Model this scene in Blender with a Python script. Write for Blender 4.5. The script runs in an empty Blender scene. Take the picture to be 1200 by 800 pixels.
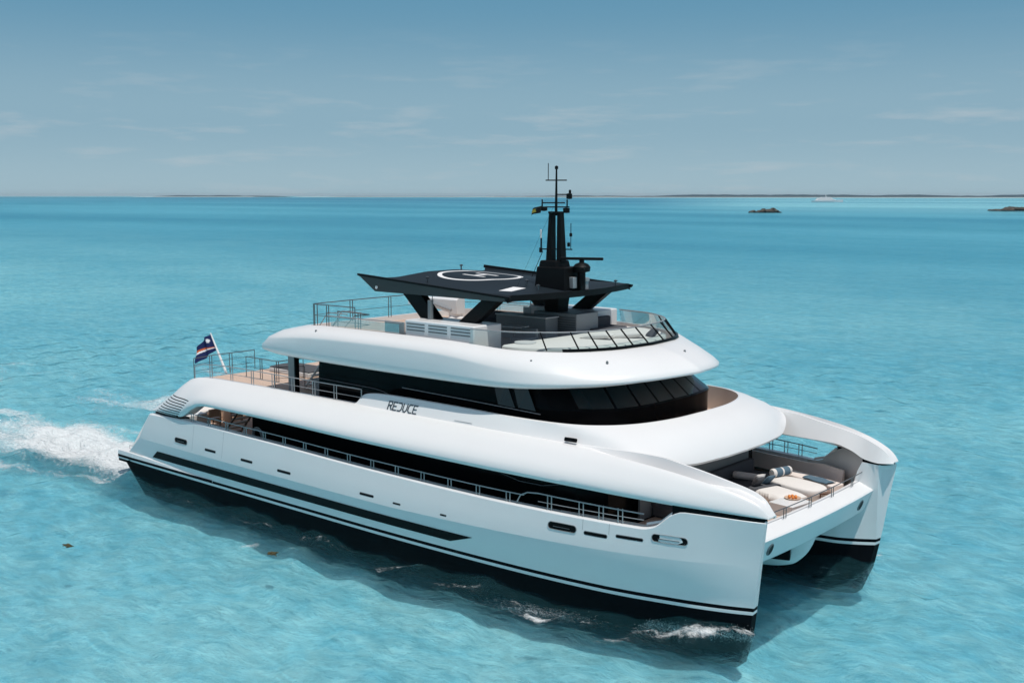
import bpy, bmesh, math, random
import numpy as np
from mathutils import Vector, Matrix
R = math.radians
random.seed(7); rng = np.random.default_rng(7)
S = bpy.context.scene; COL = S.collection

# ------------------------------------------------------------------ camera, sky, sun, exposure
cd = bpy.data.cameras.new('camera'); cam = bpy.data.objects.new('camera', cd); COL.objects.link(cam)
cd.sensor_width = 36; cd.lens = 38.92; cd.clip_start = .5; cd.clip_end = 120000
cam.location = (32.56, -35.13, 14.0)
cam.rotation_euler = (R(90 - 7.49), 0, R(41.19))
S.camera = cam
SUN_EL, SUN_AZ = 72.0, -20.0           # azimuth measured from the bow (+X) towards port (+Y)
W = bpy.data.worlds.new('World'); S.world = W; W.use_nodes = True
def build_world():
    nt = W.node_tree; nt.nodes.clear(); N = nt.nodes.new; L = nt.links.new
    out = N('ShaderNodeOutputWorld'); bg = N('ShaderNodeBackground'); L(bg.outputs[0], out.inputs[0])
    sky = N('ShaderNodeTexSky'); sky.sky_type = 'NISHITA'; sky.sun_disc = False
    sky.sun_elevation = R(SUN_EL); sky.sun_rotation = R(90 - SUN_AZ)
    sky.air_density = 1.15; sky.dust_density = .25; sky.ozone_density = 3.5; sky.altitude = 0
    bg.inputs['Strength'].default_value = .08
    # thin cloud wisps low over the horizon
    tc = N('ShaderNodeTexCoord'); mp = N('ShaderNodeMapping'); mp.inputs['Scale'].default_value = (3.2, 3.2, 24)
    L(tc.outputs['Generated'], mp.inputs[0])
    n = N('ShaderNodeTexNoise'); n.inputs['Scale'].default_value = 3.4; n.inputs['Detail'].default_value = 8; n.inputs['Roughness'].default_value = .6
    L(mp.outputs[0], n.inputs['Vector'])
    rp = N('ShaderNodeMapRange'); rp.inputs[1].default_value = .53; rp.inputs[2].default_value = .78; rp.inputs[3].default_value = 0; rp.inputs[4].default_value = .55
    L(n.outputs[0], rp.inputs[0])
    sep = N('ShaderNodeSeparateXYZ'); L(tc.outputs['Generated'], sep.inputs[0])
    hz = N('ShaderNodeMapRange'); hz.inputs[1].default_value = .15; hz.inputs[2].default_value = .06; L(sep.outputs[2], hz.inputs[0])
    mul = N('ShaderNodeMath'); mul.operation = 'MULTIPLY'; L(rp.outputs[0], mul.inputs[0]); L(hz.outputs[0], mul.inputs[1])
    hs = N('ShaderNodeHueSaturation'); hs.inputs['Saturation'].default_value = SKY_SAT; hs.inputs['Value'].default_value = 1.0
    L(sky.outputs[0], hs.inputs['Color'])
    mx = N('ShaderNodeMixRGB'); hr = N('ShaderNodeValToRGB'); hr.color_ramp.interpolation = 'EASE'; el = hr.color_ramp.elements       # pale blue sea haze low in the sky
    for k, (p, c) in enumerate(((0, HAZE[0]), (.16, HAZE[1]), (.42, HAZE[2]))):
        e = el[k] if k < 2 else el.new(p); e.position = p; e.color = (c[0] / 8, c[1] / 8, c[2] / 8, 1)
    zz = N('ShaderNodeMapRange'); zz.inputs[1].default_value = 0; zz.inputs[2].default_value = .42; L(sep.outputs[2], zz.inputs[0]); L(zz.outputs[0], hr.inputs[0])
    hm = N('ShaderNodeMixRGB'); hm.blend_type = 'MULTIPLY'; hm.inputs[0].default_value = 1; hm.inputs[2].default_value = (8, 8, 8, 1); L(hr.outputs[0], hm.inputs[1])
    hf = N('ShaderNodeMapRange'); hf.interpolation_type = 'SMOOTHSTEP'; hf.inputs[1].default_value = .165; hf.inputs[2].default_value = .34; hf.inputs[3].default_value = 1; hf.inputs[4].default_value = 0; L(sep.outputs[2], hf.inputs[0])
    bl = N('ShaderNodeMixRGB'); L(hf.outputs[0], bl.inputs[0]); L(hs.outputs[0], bl.inputs[1]); L(hm.outputs[0], bl.inputs[2])
    L(mul.outputs[0], mx.inputs[0]); L(bl.outputs[0], mx.inputs[1]); mx.inputs[2].default_value = (5.7, 6.5, 7.0, 1)
    L(mx.outputs[0], bg.inputs['Color'])
SKY_SAT = .6
HAZE_DENSITY = .00002
HAZE = ((4.1, 5.85, 6.75), (3.1, 5.0, 6.2), (1.5, 3.6, 5.3))
build_world()
sd = bpy.data.lights.new('sun', 'SUN'); sun = bpy.data.objects.new('sun', sd); COL.objects.link(sun)
sd.energy = 3.25; sd.angle = R(.55); sd.color = (1, .955, .89)
sv = Vector((math.cos(R(SUN_EL)) * math.cos(R(SUN_AZ)), math.cos(R(SUN_EL)) * math.sin(R(SUN_AZ)), math.sin(R(SUN_EL))))
sun.rotation_euler = sv.to_track_quat('Z', 'Y').to_euler(); sun.location = (20, 10, 60)
S.view_settings.view_transform = 'Standard'; S.view_settings.look = 'None'
S.view_settings.exposure = 0.08; S.view_settings.gamma = 1; S.view_settings.use_curve_mapping = False
S.cycles.max_bounces = 10; S.cycles.transparent_max_bounces = 16; S.cycles.caustics_refractive = False; S.cycles.caustics_reflective = False

# ------------------------------------------------------------------ materials
def mat(name, col, rough=.5, metal=0., coat=0., spec=.5, vary=0., vscale=3., bump=0., bscale=40.):
    m = bpy.data.materials.new(name); m.use_nodes = True; nt = m.node_tree; b = nt.nodes['Principled BSDF']
    b.inputs['Base Color'].default_value = (*col, 1); b.inputs['Roughness'].default_value = rough
    b.inputs['Metallic'].default_value = metal; b.inputs['Coat Weight'].default_value = coat; b.inputs['Coat Roughness'].default_value = .06
    b.inputs['Specular IOR Level'].default_value = spec
    tc = nt.nodes.new('ShaderNodeTexCoord')
    if vary:
        n = nt.nodes.new('ShaderNodeTexNoise'); n.inputs['Scale'].default_value = vscale; n.inputs['Detail'].default_value = 6
        nt.links.new(tc.outputs['Object'], n.inputs['Vector'])
        mr = nt.nodes.new('ShaderNodeMapRange'); mr.inputs[3].default_value = 1 - vary; mr.inputs[4].default_value = 1 + vary
        nt.links.new(n.outputs[0], mr.inputs[0])
        h = nt.nodes.new('ShaderNodeHueSaturation'); h.inputs['Color'].default_value = (*col, 1)
        nt.links.new(mr.outputs[0], h.inputs['Value']); nt.links.new(h.outputs[0], b.inputs['Base Color'])
    if bump:
        n2 = nt.nodes.new('ShaderNodeTexNoise'); n2.inputs['Scale'].default_value = bscale; n2.inputs['Detail'].default_value = 4
        nt.links.new(tc.outputs['Object'], n2.inputs['Vector'])
        bp = nt.nodes.new('ShaderNodeBump'); bp.inputs['Strength'].default_value = bump; bp.inputs['Distance'].default_value = .02
        nt.links.new(n2.outputs[0], bp.inputs['Height']); nt.links.new(bp.outputs[0], b.inputs['Normal'])
    return m
M = {}
M['white'] = mat('white_gelcoat', (.755, .76, .76), .33, coat=.2, vary=.025, vscale=.5, bump=.10, bscale=.8)
M['offwhite'] = mat('offwhite_panel', (.70, .70, .69), .45, vary=.03, vscale=1.)
M['antifoul'] = mat('black_antifouling', (.005, .006, .008), .6, spec=.03, vary=.2, vscale=2)
M['blackgloss'] = mat('black_gloss', (.005, .006, .007), .3, spec=.05)
M['glass'] = mat('dark_window_glass', (.004, .005, .006), .1, spec=.05)
M['tealglass'] = mat('teal_tinted_glass', (.008, .018, .022), .05, spec=.5)
M['carbon'] = mat('satin_black_hardtop', (.004, .0045, .005), .5, spec=.15, vary=.1, vscale=1.5)
M['fascia'] = mat('charcoal_fascia', (.045, .043, .042), .5, vary=.05)
M['pad'] = mat('navy_deck_coating', (.006, .013, .019), .6, spec=.25, vary=.12, vscale=2)
M['paint'] = mat('white_marking_paint', (.78, .78, .78), .6, vary=.05, vscale=5)
M['steel'] = mat('stainless_steel', (.36, .37, .38), .4, metal=.4)
M['darksteel'] = mat('dark_steel', (.16, .17, .18), .3, metal=.8)  # darker steel tone for rails, legs and small fittings
M['grey'] = mat('grey_laminate', (.25, .27, .28), .5, vary=.05)
M['midgrey'] = mat('mid_grey_panel', (.16, .18, .19), .45, vary=.06)
M['louvre'] = mat('dark_louvre', (.13, .14, .15), .5)
M['cushion'] = mat('white_cushion_fabric', (.72, .69, .66), .9, spec=.1, vary=.05, vscale=4, bump=.25, bscale=14)
M['greyfab'] = mat('charcoal_fabric', (.085, .09, .1), .95, spec=.1, vary=.12, vscale=5, bump=.3, bscale=18)
M['bluefab'] = mat('slate_blue_towel', (.10, .16, .21), .95, spec=.1, vary=.1, vscale=6, bump=.3)
M['brown'] = mat('walnut_wood', (.13, .07, .045), .45, vary=.2, vscale=3)
M['tan'] = mat('light_oak_panel', (.58, .42, .31), .5, vary=.12, vscale=3)
M['orange'] = mat('orange_fruit', (.75, .25, .05), .6)
M['text'] = mat('slate_lettering', (.045, .065, .08), .4)
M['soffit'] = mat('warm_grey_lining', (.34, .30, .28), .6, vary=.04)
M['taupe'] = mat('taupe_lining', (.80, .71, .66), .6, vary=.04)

def teak(name, col, dark):
    m = mat(name, col, .65, spec=.3); nt = m.node_tree; b = nt.nodes['Principled BSDF']
    tc = nt.nodes.new('ShaderNodeTexCoord'); w = nt.nodes.new('ShaderNodeTexWave'); w.bands_direction = 'Y'; w.inputs['Scale'].default_value = 2.6
    w.inputs['Distortion'].default_value = 0
    nt.links.new(tc.outputs['Object'], w.inputs[0])
    r = nt.nodes.new('ShaderNodeValToRGB'); r.color_ramp.elements[0].position = .02; r.color_ramp.elements[0].color = (*dark, 1)
    r.color_ramp.elements[1].position = .1; r.color_ramp.elements[1].color = (*col, 1)
    nt.links.new(w.outputs[0], r.inputs[0])
    n = nt.nodes.new('ShaderNodeTexNoise'); n.inputs['Scale'].default_value = 1.3; n.inputs['Detail'].default_value = 8
    mp = nt.nodes.new('ShaderNodeMapping'); mp.inputs['Scale'].default_value = (.6, 6, 1)
    nt.links.new(tc.outputs['Object'], mp.inputs[0]); nt.links.new(mp.outputs[0], n.inputs[0])
    mr = nt.nodes.new('ShaderNodeMapRange'); mr.inputs[3].default_value = .75; mr.inputs[4].default_value = 1.2; nt.links.new(n.outputs[0], mr.inputs[0])
    h = nt.nodes.new('ShaderNodeHueSaturation'); nt.links.new(r.outputs[0], h.inputs['Color']); nt.links.new(mr.outputs[0], h.inputs['Value'])
    nt.links.new(h.outputs[0], b.inputs['Base Color'])
    return m
M['teak'] = teak('teak_decking', (.62, .47, .375), (.26, .18, .14))

def clear_glass(name, tint, refl=.12):
    m = bpy.data.materials.new(name); m.use_nodes = True; nt = m.node_tree; nt.nodes.clear(); N = nt.nodes.new; L = nt.links.new
    o = N('ShaderNodeOutputMaterial'); mx = N('ShaderNodeMixShader'); t = N('ShaderNodeBsdfTransparent'); g = N('ShaderNodeBsdfGlossy')
    t.inputs[0].default_value = (*tint, 1); g.inputs['Roughness'].default_value = .02
    lw = N('ShaderNodeLayerWeight'); lw.inputs[0].default_value = .35
    mr = N('ShaderNodeMapRange'); mr.inputs[3].default_value = refl * .5; mr.inputs[4].default_value = refl * 4; L(lw.outputs['Fresnel'], mr.inputs[0])
    L(mr.outputs[0], mx.inputs[0]); L(t.outputs[0], mx.inputs[1]); L(g.outputs[0], mx.inputs[2]); L(mx.outputs[0], o.inputs[0])
    return m
M['clear'] = clear_glass('clear_balustrade_glass', (.80, .90, .90))

# ------------------------------------------------------------------ mesh helpers
class MB:
    def __init__(s): s.v = []; s.f = []; s.m = []
    def add(s, v, f, mi=0):
        o = len(s.v); s.v += [tuple(map(float, p)) for p in v]; s.f += [tuple(i + o for i in q) for q in f]; s.m += [mi] * len(f)
    def loft(s, secs, cu=False, cv=False, capa=False, capb=False, mi=0, flip=False):
        n = len(secs); k = len(secs[0]); f = []
        for i in range(n if cu else n - 1):
            for j in range(k if cv else k - 1):
                a = i * k + j; b = i * k + (j + 1) % k; c = ((i + 1) % n) * k + (j + 1) % k; e = ((i + 1) % n) * k + j
                f.append((a, b, c, e))
        if capa: f.append(tuple(range(k))[::-1])
        if capb: f.append(tuple((n - 1) * k + j for j in range(k)))
        if flip: f = [q[::-1] for q in f]
        s.add([p for q in secs for p in q], f, mi)
    def box(s, c, d, rz=0, mi=0, taper=1., rx=0, ry=0):
        x, y, z = [q / 2 for q in d]; P = []
        rot = Matrix.Rotation(rz, 3, 'Z') @ Matrix.Rotation(ry, 3, 'Y') @ Matrix.Rotation(rx, 3, 'X')
        for sz in (-1, 1):
            t = taper if sz > 0 else 1
            for sx, sy in ((-1, -1), (1, -1), (1, 1), (-1, 1)): P.append(tuple(rot @ Vector((sx * x * t, sy * y * t, sz * z)) + Vector(c)))
        s.add(P, [(3, 2, 1, 0), (4, 5, 6, 7), (0, 1, 5, 4), (1, 2, 6, 5), (2, 3, 7, 6), (3, 0, 4, 7)], mi)
    def tube(s, pts, r, n=8, mi=0, closed=False):
        pts = [Vector(p) for p in pts]; secs = []; m = len(pts)
        rr = r if isinstance(r, (list, tuple)) else [r] * m
        for i, p in enumerate(pts):
            a = pts[(i - 1) % m] if (closed or i > 0) else p; b = pts[(i + 1) % m] if (closed or i < m - 1) else p
            t = (b - a).normalized(); u = Vector((0, 0, 1)) if abs(t.z) < .9 else Vector((1, 0, 0))
            e1 = t.cross(u).normalized(); e2 = e1.cross(t)
            secs.append([p + (e1 * math.cos(q) + e2 * math.sin(q)) * rr[i] for q in [2 * math.pi * k / n for k in range(n)]])
        s.loft(secs, cu=closed, cv=True, capa=not closed, capb=not closed, mi=mi, flip=True)
    def lathe(s, c, prof, n=20, mi=0, axis='Z'):
        secs = []
        for k in range(n):
            a = 2 * math.pi * k / n; ring = []
            for r_, z in prof:
                v = (r_ * math.cos(a), r_ * math.sin(a), z)
                if axis == 'X': v = (z, v[0], v[1])
                if axis == 'Y': v = (v[1], z, v[0])
                ring.append((c[0] + v[0], c[1] + v[1], c[2] + v[2]))
            secs.append(ring)
        s.loft(secs, cu=True, mi=mi)
    def prism(s, poly, z0, z1, mi=0):
        n = len(poly); v = [(x, y, z0) for x, y in poly] + [(x, y, z1) for x, y in poly]
        s.add(v, [tuple(range(n))[::-1], tuple(range(n, 2 * n))] + [(i, (i + 1) % n, n + (i + 1) % n, n + i) for i in range(n)], mi)
    def sheet(s, f, u, v, mi=0): s.loft([[f(a, b) for b in v] for a in u], mi=mi)
    def build(s, name, mats, parent=None, smooth=35, bevel=0, solid=0, recalc=True):
        me = bpy.data.meshes.new(name); me.from_pydata(s.v, [], s.f)
        for m_ in (mats if isinstance(mats, (list, tuple)) else [mats]): me.materials.append(m_)
        me.polygons.foreach_set('material_index', s.m)
        bm = bmesh.new(); bm.from_mesh(me); bmesh.ops.remove_doubles(bm, verts=bm.verts, dist=.0004)
        bm.faces.ensure_lookup_table()
        dead = [f for f in bm.faces if f.calc_area() < 1e-9]
        if dead: bmesh.ops.delete(bm, geom=dead, context='FACES')
        if recalc: bmesh.ops.recalc_face_normals(bm, faces=bm.faces)
        bm.to_mesh(me); bm.free()
        if smooth:
            me.polygons.foreach_set('use_smooth', [True] * len(me.polygons)); me.set_sharp_from_angle(angle=R(smooth))
        o = bpy.data.objects.new(name, me); COL.objects.link(o)
        if parent: o.parent = parent
        if solid: md = o.modifiers.new('solid', 'SOLIDIFY'); md.thickness = solid; md.offset = 0
        if bevel:
            md = o.modifiers.new('bevel', 'BEVEL'); md.width = bevel; md.segments = 2; md.limit_method = 'ANGLE'; md.angle_limit = R(40)
        return o
def tag(o, label=None, cat=None, group=None, kind=None):
    if label: o['label'] = label
    if cat: o['category'] = cat
    if group: o['group'] = group
    if kind: o['kind'] = kind
    return o
def empty(name, loc=(0, 0, 0), rz=0, label=None, cat=None, group=None):
    o = bpy.data.objects.new(name, None); COL.objects.link(o); o.location = loc; o.rotation_euler = (0, 0, rz); o.empty_display_size = .3
    return tag(o, label, cat, group)
def copy_tree(o, parent=None):
    c = o.copy(); COL.objects.link(c); c.parent = parent
    for ch in list(o.children): copy_tree(ch, c)
    return c
def pc(tab, x):                      # smooth monotone interpolation of a table [(x, v), ...]
    xs = [q[0] for q in tab]; vs = [np.array(q[1], float) for q in tab]; n = len(xs)
    if x <= xs[0]: return vs[0]
    if x >= xs[-1]: return vs[-1]
    i = max(j for j in range(n - 1) if xs[j] <= x); h = xs[i + 1] - xs[i]; t = (x - xs[i]) / h
    d = [(vs[j + 1] - vs[j]) / (xs[j + 1] - xs[j]) for j in range(n - 1)]
    def slope(j):
        if j == 0: return d[0]
        if j == n - 1: return d[-1]
        a, b = d[j - 1], d[j]; return np.where(a * b <= 0, 0., 2 * a * b / np.where(np.abs(a + b) < 1e-12, 1, a + b))
    m0, m1 = slope(i), slope(i + 1)
    return (2 * t**3 - 3 * t**2 + 1) * vs[i] + (t**3 - 2 * t**2 + t) * h * m0 + (-2 * t**3 + 3 * t**2) * vs[i + 1] + (t**3 - t**2) * h * m1
def crv(ctrl, n):                    # Catmull-Rom through control points, n samples (chord-length spaced per span)
    P = [np.array(c, float) for c in ctrl]; P = [2 * P[0] - P[1]] + P + [2 * P[-1] - P[-2]]; out = []
    k = len(P) - 3
    for q in range(n):
        u = q / (n - 1) * k; i = min(int(u), k - 1); t = u - i; a, b, c, d_ = P[i:i + 4]
        out.append(.5 * ((2 * b) + (c - a) * t + (2 * a - 5 * b + 4 * c - d_) * t * t + (3 * b - a - 3 * c + d_) * t**3))
    return out
def my(p): return (p[0], -p[1], p[2])
def linsp(a, b, n): return [a + (b - a) * i / (n - 1) for i in range(n)]

# ------------------------------------------------------------------ the sea, its sandy bed and the far shore
S.cycles.caustics_refractive = True; S.cycles.sample_clamp_indirect = 4
def axis(a, b, st, far, g):
    v = list(np.arange(a, b + 1e-6, st)); s = st; lo = [];
    x = a
    while x > -far: s *= g; x -= s; lo.append(x)
    s = st; x = b; hi = []
    while x < far: s *= g; x += s; hi.append(x)
    return np.array(lo[::-1] + v + hi)
def waves(X, Y):
    Z = np.zeros_like(X); r = np.random.default_rng(3)
    for lam, n, amp in ((9, 5, .032), (5, 7, .030), (3, 9, .025), (1.9, 10, .017), (1.2, 10, .010)):
        for k in range(n):
            th = R(215) + r.normal() * .75; l = lam * r.uniform(.75, 1.3); kk = 2 * math.pi / l
            ph = kk * (X * math.cos(th) + Y * math.sin(th)) + r.uniform(0, 6.28)
            ph = ph + .6 * np.sin(.11 * X + .07 * Y * r.uniform(-1, 1) + r.uniform(0, 6))
            w = np.sin(ph); Z += amp * (w + .25 * np.cos(2 * ph))
    return Z
def sea_sheet():
    xs = axis(-62, 42, .36, 32000, 1.075); ys = axis(-40, 42, .36, 32000, 1.075)
    X, Y = np.meshgrid(xs, ys, indexing='ij')
    dx = np.gradient(xs)[:, None] * np.ones_like(Y); dy = np.gradient(ys)[None, :] * np.ones_like(X)
    fade = np.clip(1.6 - np.maximum(dx, dy) / 1.2, 0, 1)
    Z = waves(X, Y) * fade
    foam = np.zeros_like(X)
    for sgn in (-1, 1):
        s = -17.5 - X; d = Y - sgn * 5.0; on = (s > 0)
        w = 2.7 + .13 * np.maximum(s, 0); I = np.exp(-(d / w)**2) * np.exp(-np.maximum(s, 0) / (40 if sgn < 0 else 60)) * on
        foam = np.maximum(foam, I * (1.22 if sgn < 0 else .86))
        e = 3.2 + .26 * np.maximum(s, 0)                               # spreading edges of the wake
        for q in (-1, 1):
            I2 = .68 * np.exp(-((d - q * e) / (.9 + .05 * np.maximum(s, 0)))**2) * np.exp(-np.maximum(s, 0) / 70) * on
            foam = np.maximum(foam, I2)
        Z += (on * np.exp(-(d / (w * 1.2))**2) * np.exp(-np.maximum(s, 0) / 20) * (.16 * np.sin(X * 1.9 + 2 * np.sin(Y * 1.1)) * np.cos(Y * 2.3 + X * .6))) * fade
        hw = np.interp(X, [-18, 4, 7.7, 11.2, 14.1, 15.5, 16.2], [6.75, 6.75, 6.45, 6.05, 5.4, 4.95, 4.75])
        a = sgn * Y - hw                                               # distance outboard of the hull side
        hull = ((X > -18) & (X < 16.6))
        Z += hull * fade * (.16 + .24 * np.exp(-((X - 14.6) / 1.6)**2)) * np.exp(-(np.maximum(a, 0) / .9)**2) * np.exp(-(np.minimum(a + 2.2, 0) / .8)**2)
        Z += hull * fade * .11 * np.exp(-((a - .35) / .6)**2) * (.5 + .5 * np.sin(X * 1.05 + 1.2 + 1.3 * np.sin(X * .37))) * np.clip((X + 10) / 20, .15, 1)
        # bow wave: broken crests peeling off the stem, then scattered flecks
        for (x0, a0, lx, la, k) in ((14.9, .75, 1.1, .34, .95), (13.7, 1.15, .9, .26, .8), (16.0, .35, .55, .3, .85), (9.9, 1.75, 1.25, .26, .95), (8.6, 1.3, 1.2, .22, .62), (11.7, 1.2, 1., .2, .6),
                                     (6., 1.1, 1.8, .4, .60), (2.5, .9, 2.2, .4, .60), (-2, .9, 2.2, .35, .58), (-6, 1.0, 2, .35, .55), (-11, .8, 3, .3, .5), (12.8, 2.0, 1.5, .5, .55), (-3.8, 2.9, .8, .5, .75), (-1.9, 2.3, .6, .22, .62)):
            g = np.exp(-((X - x0) / lx)**2 - ((a - a0 - .25 * (x0 - X)) / la)**2)
            foam = np.maximum(foam, k * g); Z += .16 * k * g * fade * (.6 + .4 * np.sin(9 * X + 5 * Y))
    s = np.maximum(-17.5 - X, 0); broad = .66 * np.exp(-(Y / (9 + .30 * s))**4) * np.clip(s / 3, 0, 1) * np.exp(-s / 75) * (.55 + .45 * np.sin(X * .33 + 1.7 * np.sin(Y * .21)) * np.sin(Y * .45 + X * .13))
    foam = np.maximum(foam, broad)
    r = np.random.default_rng(21); nz = np.zeros_like(X)
    for lam, k_, amp in ((14, 6, .5), (7, 8, .45), (3.5, 10, .35)):
        for q in range(k_):
            th = r.uniform(0, 6.28); kk = 6.283 / (lam * r.uniform(.7, 1.4)); nz += amp / k_**.5 * np.sin(kk * (X * math.cos(th) * .55 + Y * math.sin(th)) + r.uniform(0, 6.28) + 1.4 * np.sin(.17 * X + r.uniform(0, 6)) )
    aft = np.clip((-18.5 - X) / 9, 0, 1); foam = foam * (1 + aft * np.clip(nz * .5 - .04, -.5, .35))
    n, m = X.shape
    V = np.stack([X, Y, Z], -1).reshape(-1, 3)
    i = np.arange(n * m).reshape(n, m)
    F = np.stack([i[:-1, :-1], i[1:, :-1], i[1:, 1:], i[:-1, 1:]], -1).reshape(-1, 4)
    me = bpy.data.meshes.new('sea'); me.vertices.add(len(V)); me.vertices.foreach_set('co', V.ravel())
    me.loops.add(F.size); me.loops.foreach_set('vertex_index', F.ravel().astype(np.int32))
    me.polygons.add(len(F)); me.polygons.foreach_set('loop_start', np.arange(0, F.size, 4, dtype=np.int32)); me.polygons.foreach_set('loop_total', np.full(len(F), 4, np.int32))
    me.polygons.foreach_set('use_smooth', np.ones(len(F), bool)); me.update()
    at = me.attributes.new('foam', 'FLOAT', 'POINT'); at.data.foreach_set('value', foam.ravel().astype(np.float32))
    return me
def sea_mat():
    m = bpy.data.materials.new('clear_turquoise_water'); m.use_nodes = True; nt = m.node_tree; nt.nodes.clear(); N = nt.nodes.new; L = nt.links.new
    o = N('ShaderNodeOutputMaterial'); geo = N('ShaderNodeNewGeometry')
    def noise(scale, det, rough=.55, st=(1, 1, 1), rz=0, dist=0):
        mp = N('ShaderNodeMapping'); mp.inputs['Scale'].default_value = st; mp.inputs['Rotation'].default_value = (0, 0, rz)
        n = N('ShaderNodeTexNoise'); n.inputs['Scale'].default_value = scale; n.inputs['Detail'].default_value = det; n.inputs['Roughness'].default_value = rough; n.inputs['Distortion'].default_value = dist
        L(geo.outputs['Position'], mp.inputs[0]); L(mp.outputs[0], n.inputs['Vector']); return n.outputs[0]
    def math_(op, a, b=None, clamp=False):
        q = N('ShaderNodeMath'); q.operation = op; q.use_clamp = clamp
        for k, x in ((0, a), (1, b)):
            if x is None: continue
            if isinstance(x, (int, float)): q.inputs[k].default_value = x
            else: L(x, q.inputs[k])
        return q.outputs[0]
    def rng_(x, a, b, c, d):
        q = N('ShaderNodeMapRange'); q.inputs[1].default_value = a; q.inputs[2].default_value = b; q.inputs[3].default_value = c; q.inputs[4].default_value = d; L(x, q.inputs[0]); return q.outputs[0]
    n16 = noise(.16, 5, .6, (1, 2.0, 1), R(-55)); n6 = noise(.6, 4, .6, (1, 1.7, 1), R(-48), .4)
    h = math_('ADD', math_('ADD', math_('MULTIPLY', n16, 1.5), math_('MULTIPLY', n6, .85)), math_('MULTIPLY', noise(2.2, 5, .65, (1, 1.6, 1), R(-40), .5), .30))
    bp = N('ShaderNodeBump'); bp.inputs['Strength'].default_value = 1.0; bp.inputs['Distance'].default_value = .8; L(h, bp.inputs['Height'])
    fr = N('ShaderNodeFresnel'); fr.inputs['IOR'].default_value = 1.333; L(bp.outputs[0], fr.inputs['Normal'])
    frc = math_('MINIMUM', math_('MULTIPLY', fr.outputs[0], .62), .26)
    fc = N('ShaderNodeLayerWeight'); fc.inputs[0].default_value = .5; L(bp.outputs[0], fc.inputs['Normal'])   # longer path through the water on facets turned away
    pm = N('ShaderNodeMixRGB'); pm.inputs[1].default_value = (.66, .90, .935, 1); pm.inputs[2].default_value = (.36, .74, .86, 1); L(math_('ADD', rng_(fc.outputs['Facing'], .50, .98, 0, 1), math_('ADD', math_('ADD', math_('MULTIPLY', math_('SUBTRACT', n16, .5), 1.9), math_('MULTIPLY', math_('SUBTRACT', n6, .5), 2.0)), math_('MULTIPLY', math_('SUBTRACT', noise(.035, 4, .6, (1, 1.8, 1), R(-52), .6), .5), 1.2)), True), pm.inputs[0])  # noise also paints ripple light and dark into the water tint
    t = N('ShaderNodeBsdfTransparent'); L(pm.outputs[0], t.inputs[0])
    rf = N('ShaderNodeBsdfRefraction'); L(pm.outputs[0], rf.inputs['Color']); rf.inputs['IOR'].default_value = 1.09; rf.inputs['Roughness'].default_value = .0; L(bp.outputs[0], rf.inputs['Normal'])
    un = N('ShaderNodeMixShader'); un.inputs[0].default_value = .66; L(rf.outputs[0], un.inputs[1]); L(t.outputs[0], un.inputs[2])
    df = N('ShaderNodeBsdfDiffuse'); L(bp.outputs[0], df.inputs['Normal']); df.inputs[0].default_value = (.07, .38, .46, 1)
    body = N('ShaderNodeMixShader'); body.inputs[0].default_value = .05; L(un.outputs[0], body.inputs[1]); L(df.outputs[0], body.inputs[2])
    gl = N('ShaderNodeBsdfGlossy'); gl.inputs['Roughness'].default_value = .06; L(bp.outputs[0], gl.inputs['Normal'])
    wet = N('ShaderNodeMixShader'); L(frc, wet.inputs[0]); L(body.outputs[0], wet.inputs[1]); L(gl.outputs[0], wet.inputs[2])
    at = N('ShaderNodeAttribute'); at.attribute_name = 'foam'
    fn = math_('ADD', math_('MULTIPLY', noise(1.3, 9, .78, (1, 1.6, 1), 0, 1.6), .55), math_('MULTIPLY', noise(6.5, 6, .75, (1, 1, 1), 0, .8), .45))
    fm = rng_(math_('ADD', math_('MULTIPLY', at.outputs['Fac'], .60), fn), .80, 1.04, 0, .88)
    fm = math_('MULTIPLY', fm, rng_(at.outputs['Fac'], .02, .2, 0, 1))
    fm = math_('MAXIMUM', fm, math_('MULTIPLY', rng_(noise(.42, 3, .6, (1, 2.2, 1), R(-50), .3), .775, .80, 0, 1), rng_(noise(3.5, 4, .7), .5, .62, 0, .9)))
    fo = N('ShaderNodeBsdfDiffuse'); fo.inputs[0].default_value = (.80, .83, .84, 1); L(bp.outputs[0], fo.inputs['Normal'])
    fin = N('ShaderNodeMixShader'); L(fm, fin.inputs[0]); L(wet.outputs[0], fin.inputs[1]); L(fo.outputs[0], fin.inputs[2])
    L(fin.outputs[0], o.inputs[0]); return m
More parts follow.
